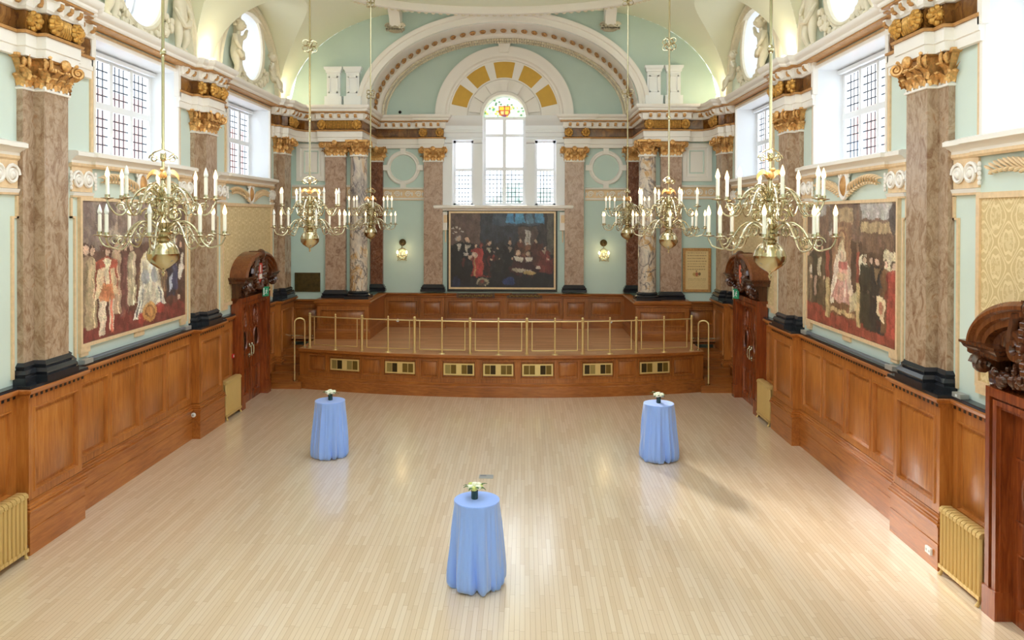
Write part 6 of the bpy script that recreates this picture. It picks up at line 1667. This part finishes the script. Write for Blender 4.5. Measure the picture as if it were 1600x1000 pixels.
for s in (-1, 1):
    o = thing('stage_spotlight', 'small white spotlight low on the recess dado, ' + ('plaque' if s < 0 else 'scroll') + ' side', 'spotlight', (s * 3.5, NY - .1, STZ + .22), 0, 'small spotlights at the back of the stage')
    m = MB(); m.lathe([(.03, .05), (.045, .0), (.05, -.06), (.04, -.06)], 12, axis='y'); m.build('lamp_head', 'white_plastic', o); m = MB(); m.box(-.01, .01, 0, .08, -.02, .02); m.build('arm', 'white_plastic', o, smooth=False)
o = thing('smoke_detector', 'small black round detector on the mint tympanum beside the ochre fan', 'detector', (-3.45, NY, 8.2)); m = MB(); m.lathe([(.05, 0), (.05, -.03), (.02, -.05)], 14, axis='y'); m.build('detector_body', 'black_trim', o)

# ------------------------------------------------------------ outside
for s in (-1, 1):
    o = thing('brick_building', ('pale red brick building seen through the leaded windows on the ' + ('wide' if s < 0 else 'enthroned') + ' mural side'), 'building', (s * 17, 40, 0), 0, 'brick buildings outside the windows', world=True)
    m = MB(); a, b = sorted((s * 13.5, s * 20)); m.box(a, b, 22 if s < 0 else 28, 56, 0, 9.0); m.build('brick_wall', 'brick_red', o, smooth=False)
    m = MB()
    for k in range(5):
        for z in (5.5,):
            x = s * 13.44; y0 = 29.5 + 4.6 * k; m.box(min(x, x + s * .1), max(x, x + s * .1), y0, y0 + 2.1, z, z + 2.2)
    m.build('window_panes', 'slate_blue', o, smooth=False)
    m = MB(); m.box(a, b, 22 if s < 0 else 28, 56, 9.0, 19 if s < 0 else 13); m.build('added_storey', 'stucco', o, smooth=False)  # added pale storey; the taller left one keeps sun off the left windows
for k, (x, y, h, w) in enumerate(((-5.4, 44, 6.9, 2.2), (.4, 47, 6.6, 2.4), (6, 45, 6.9, 2.2))):
    o = thing('tree', ('round green tree outside the stage window, ' + ('toward the plaque', 'behind the middle light', 'toward the scroll')[k]), 'tree', (x, y, 0), 0, 'trees outside the stage window')
    rr = random.Random(k); m = MB()
    for q in range(40):
        a, t = rr.uniform(0, 6.28), rr.uniform(-.6, 1.5); r_ = w * rr.uniform(.5, 1); m.ball((r_ * cos(a) * cos(t), r_ * sin(a) * cos(t), h - w + r_ * sin(t)), (.6, .6, .5), 7, 5)
    m.build('crown', 'tree_green', o); m = MB(); m.lathe([(.3, 0), (.2, h - w)], 10); m.build('trunk', 'bark', o)

# ------------------------------------------------------------ light
w = bpy.data.worlds.new('sky'); SC.world = w; w.use_nodes = True
bg = w.node_tree.nodes['Background']; bg.inputs['Color'].default_value = (.84, .93, 1.0, 1); bg.inputs['Strength'].default_value = 4.0
def portal(loc, rot, sx, sy):
    l = bpy.data.lights.new('window_portal', 'AREA'); l.shape = 'RECTANGLE'; l.size = sx; l.size_y = sy; l.cycles.is_portal = True
    o = bpy.data.objects.new('window_portal', l); COL.objects.link(o); o.location = loc; o.rotation_euler = rot
for c in WC:
    for s in (-1, 1):
        portal((s * 7.24, c, (WZ0 + WZ1) / 2), (0, s * pi / 2, 0), WZ1 - WZ0, 2 * WH); portal((s * 7.24, c, OCZ), (0, s * pi / 2, 0), 2 * OCR, 2 * OCR)
portal((0, 7.5, SPR + CR + .55), (0, 0, 0), 4.9, 19)  # portal over the added ceiling lantern
portal((0, NY + .5, 6.6), (-pi / 2, 0, 0), 3.4, 4.3)
sun = bpy.data.lights.new('sun', 'SUN'); sun.energy = 14; sun.angle = radians(6); sun.color = (1, .95, .86)
so = bpy.data.objects.new('sun', sun); COL.objects.link(so)
sd = Vector((.345, -.938, -.44)).normalized(); so.rotation_euler = sd.to_track_quat('-Z', 'Y').to_euler(); so.location = (0, 30, 20)
def point(loc, e, r=.06, col=(1, .8, .52)):
    l = bpy.data.lights.new('lamp_light', 'POINT'); l.energy = e; l.color = col; l.shadow_soft_size = r
    o = bpy.data.objects.new('lamp_light', l); COL.objects.link(o); o.location = loc
for x, y, z in LP: point((x * .985, y, z + .3), 13, .1, (1, .86, .58))
for s in (-1, 1):
    point((s * (WX - .3), 5.6, 8.5), 16, .1, (1, .86, .58)); point((s * (WX - .3), 0, 8.5), 16, .1, (1, .86, .58))
for x, y, z in SCN: point((x, y - .22, z + .05), 5, .12, (1, .74, .38))
for y in CH[:2]:
    for s in (-1, 1): point((s * CX, y, 5.6), 55, .4, (1, .9, .78))
SC.view_settings.view_transform = 'Standard'; SC.view_settings.look = 'None'; SC.view_settings.exposure = .14; SC.view_settings.gamma = 1; SC.view_settings.use_curve_mapping = False
# ------------------------------------------------------------ camera
f, cx, cy, yaw, pitch, roll = 1205.66, 779.40, 347.77, -.0329, .0081, -.0019
Ry = Matrix(((cos(yaw), -sin(yaw), 0), (sin(yaw), cos(yaw), 0), (0, 0, 1)))
Rp = Matrix(((1, 0, 0), (0, cos(pitch), -sin(pitch)), (0, sin(pitch), cos(pitch))))
Rr = Matrix(((cos(roll), 0, -sin(roll)), (0, 1, 0), (sin(roll), 0, cos(roll))))
R3 = Rr @ Rp @ Ry                       # world -> (right, forward, up)
right, fwd, up = Vector(R3[0]), Vector(R3[1]), Vector(R3[2])
cam = bpy.data.cameras.new('camera'); co = bpy.data.objects.new('camera', cam); COL.objects.link(co)
M4 = Matrix.Identity(4)
for i in range(3): M4[i][0] = right[i]; M4[i][1] = up[i]; M4[i][2] = -fwd[i]
M4[0][3], M4[1][3], M4[2][3] = .6641, 0, 4.76
co.matrix_world = M4
cam.sensor_fit = 'HORIZONTAL'; cam.sensor_width = 36; cam.lens = f / 1600 * 36
cam.shift_x = (800 - cx) / 1600; cam.shift_y = (cy - 500) / 1600; cam.clip_start = .05; cam.clip_end = 300
SC.camera = co
for q in list(COL.objects):
    if '_world' in q.keys(): del q['_world']
SC.cycles.max_bounces = 8; SC.cycles.diffuse_bounces = 5; SC.cycles.glossy_bounces = 3; SC.cycles.transparent_max_bounces = 10; SC.cycles.sample_clamp_indirect = 6
SC.cycles.use_denoising = True
SC.cycles.caustics_reflective = False; SC.cycles.caustics_refractive = False
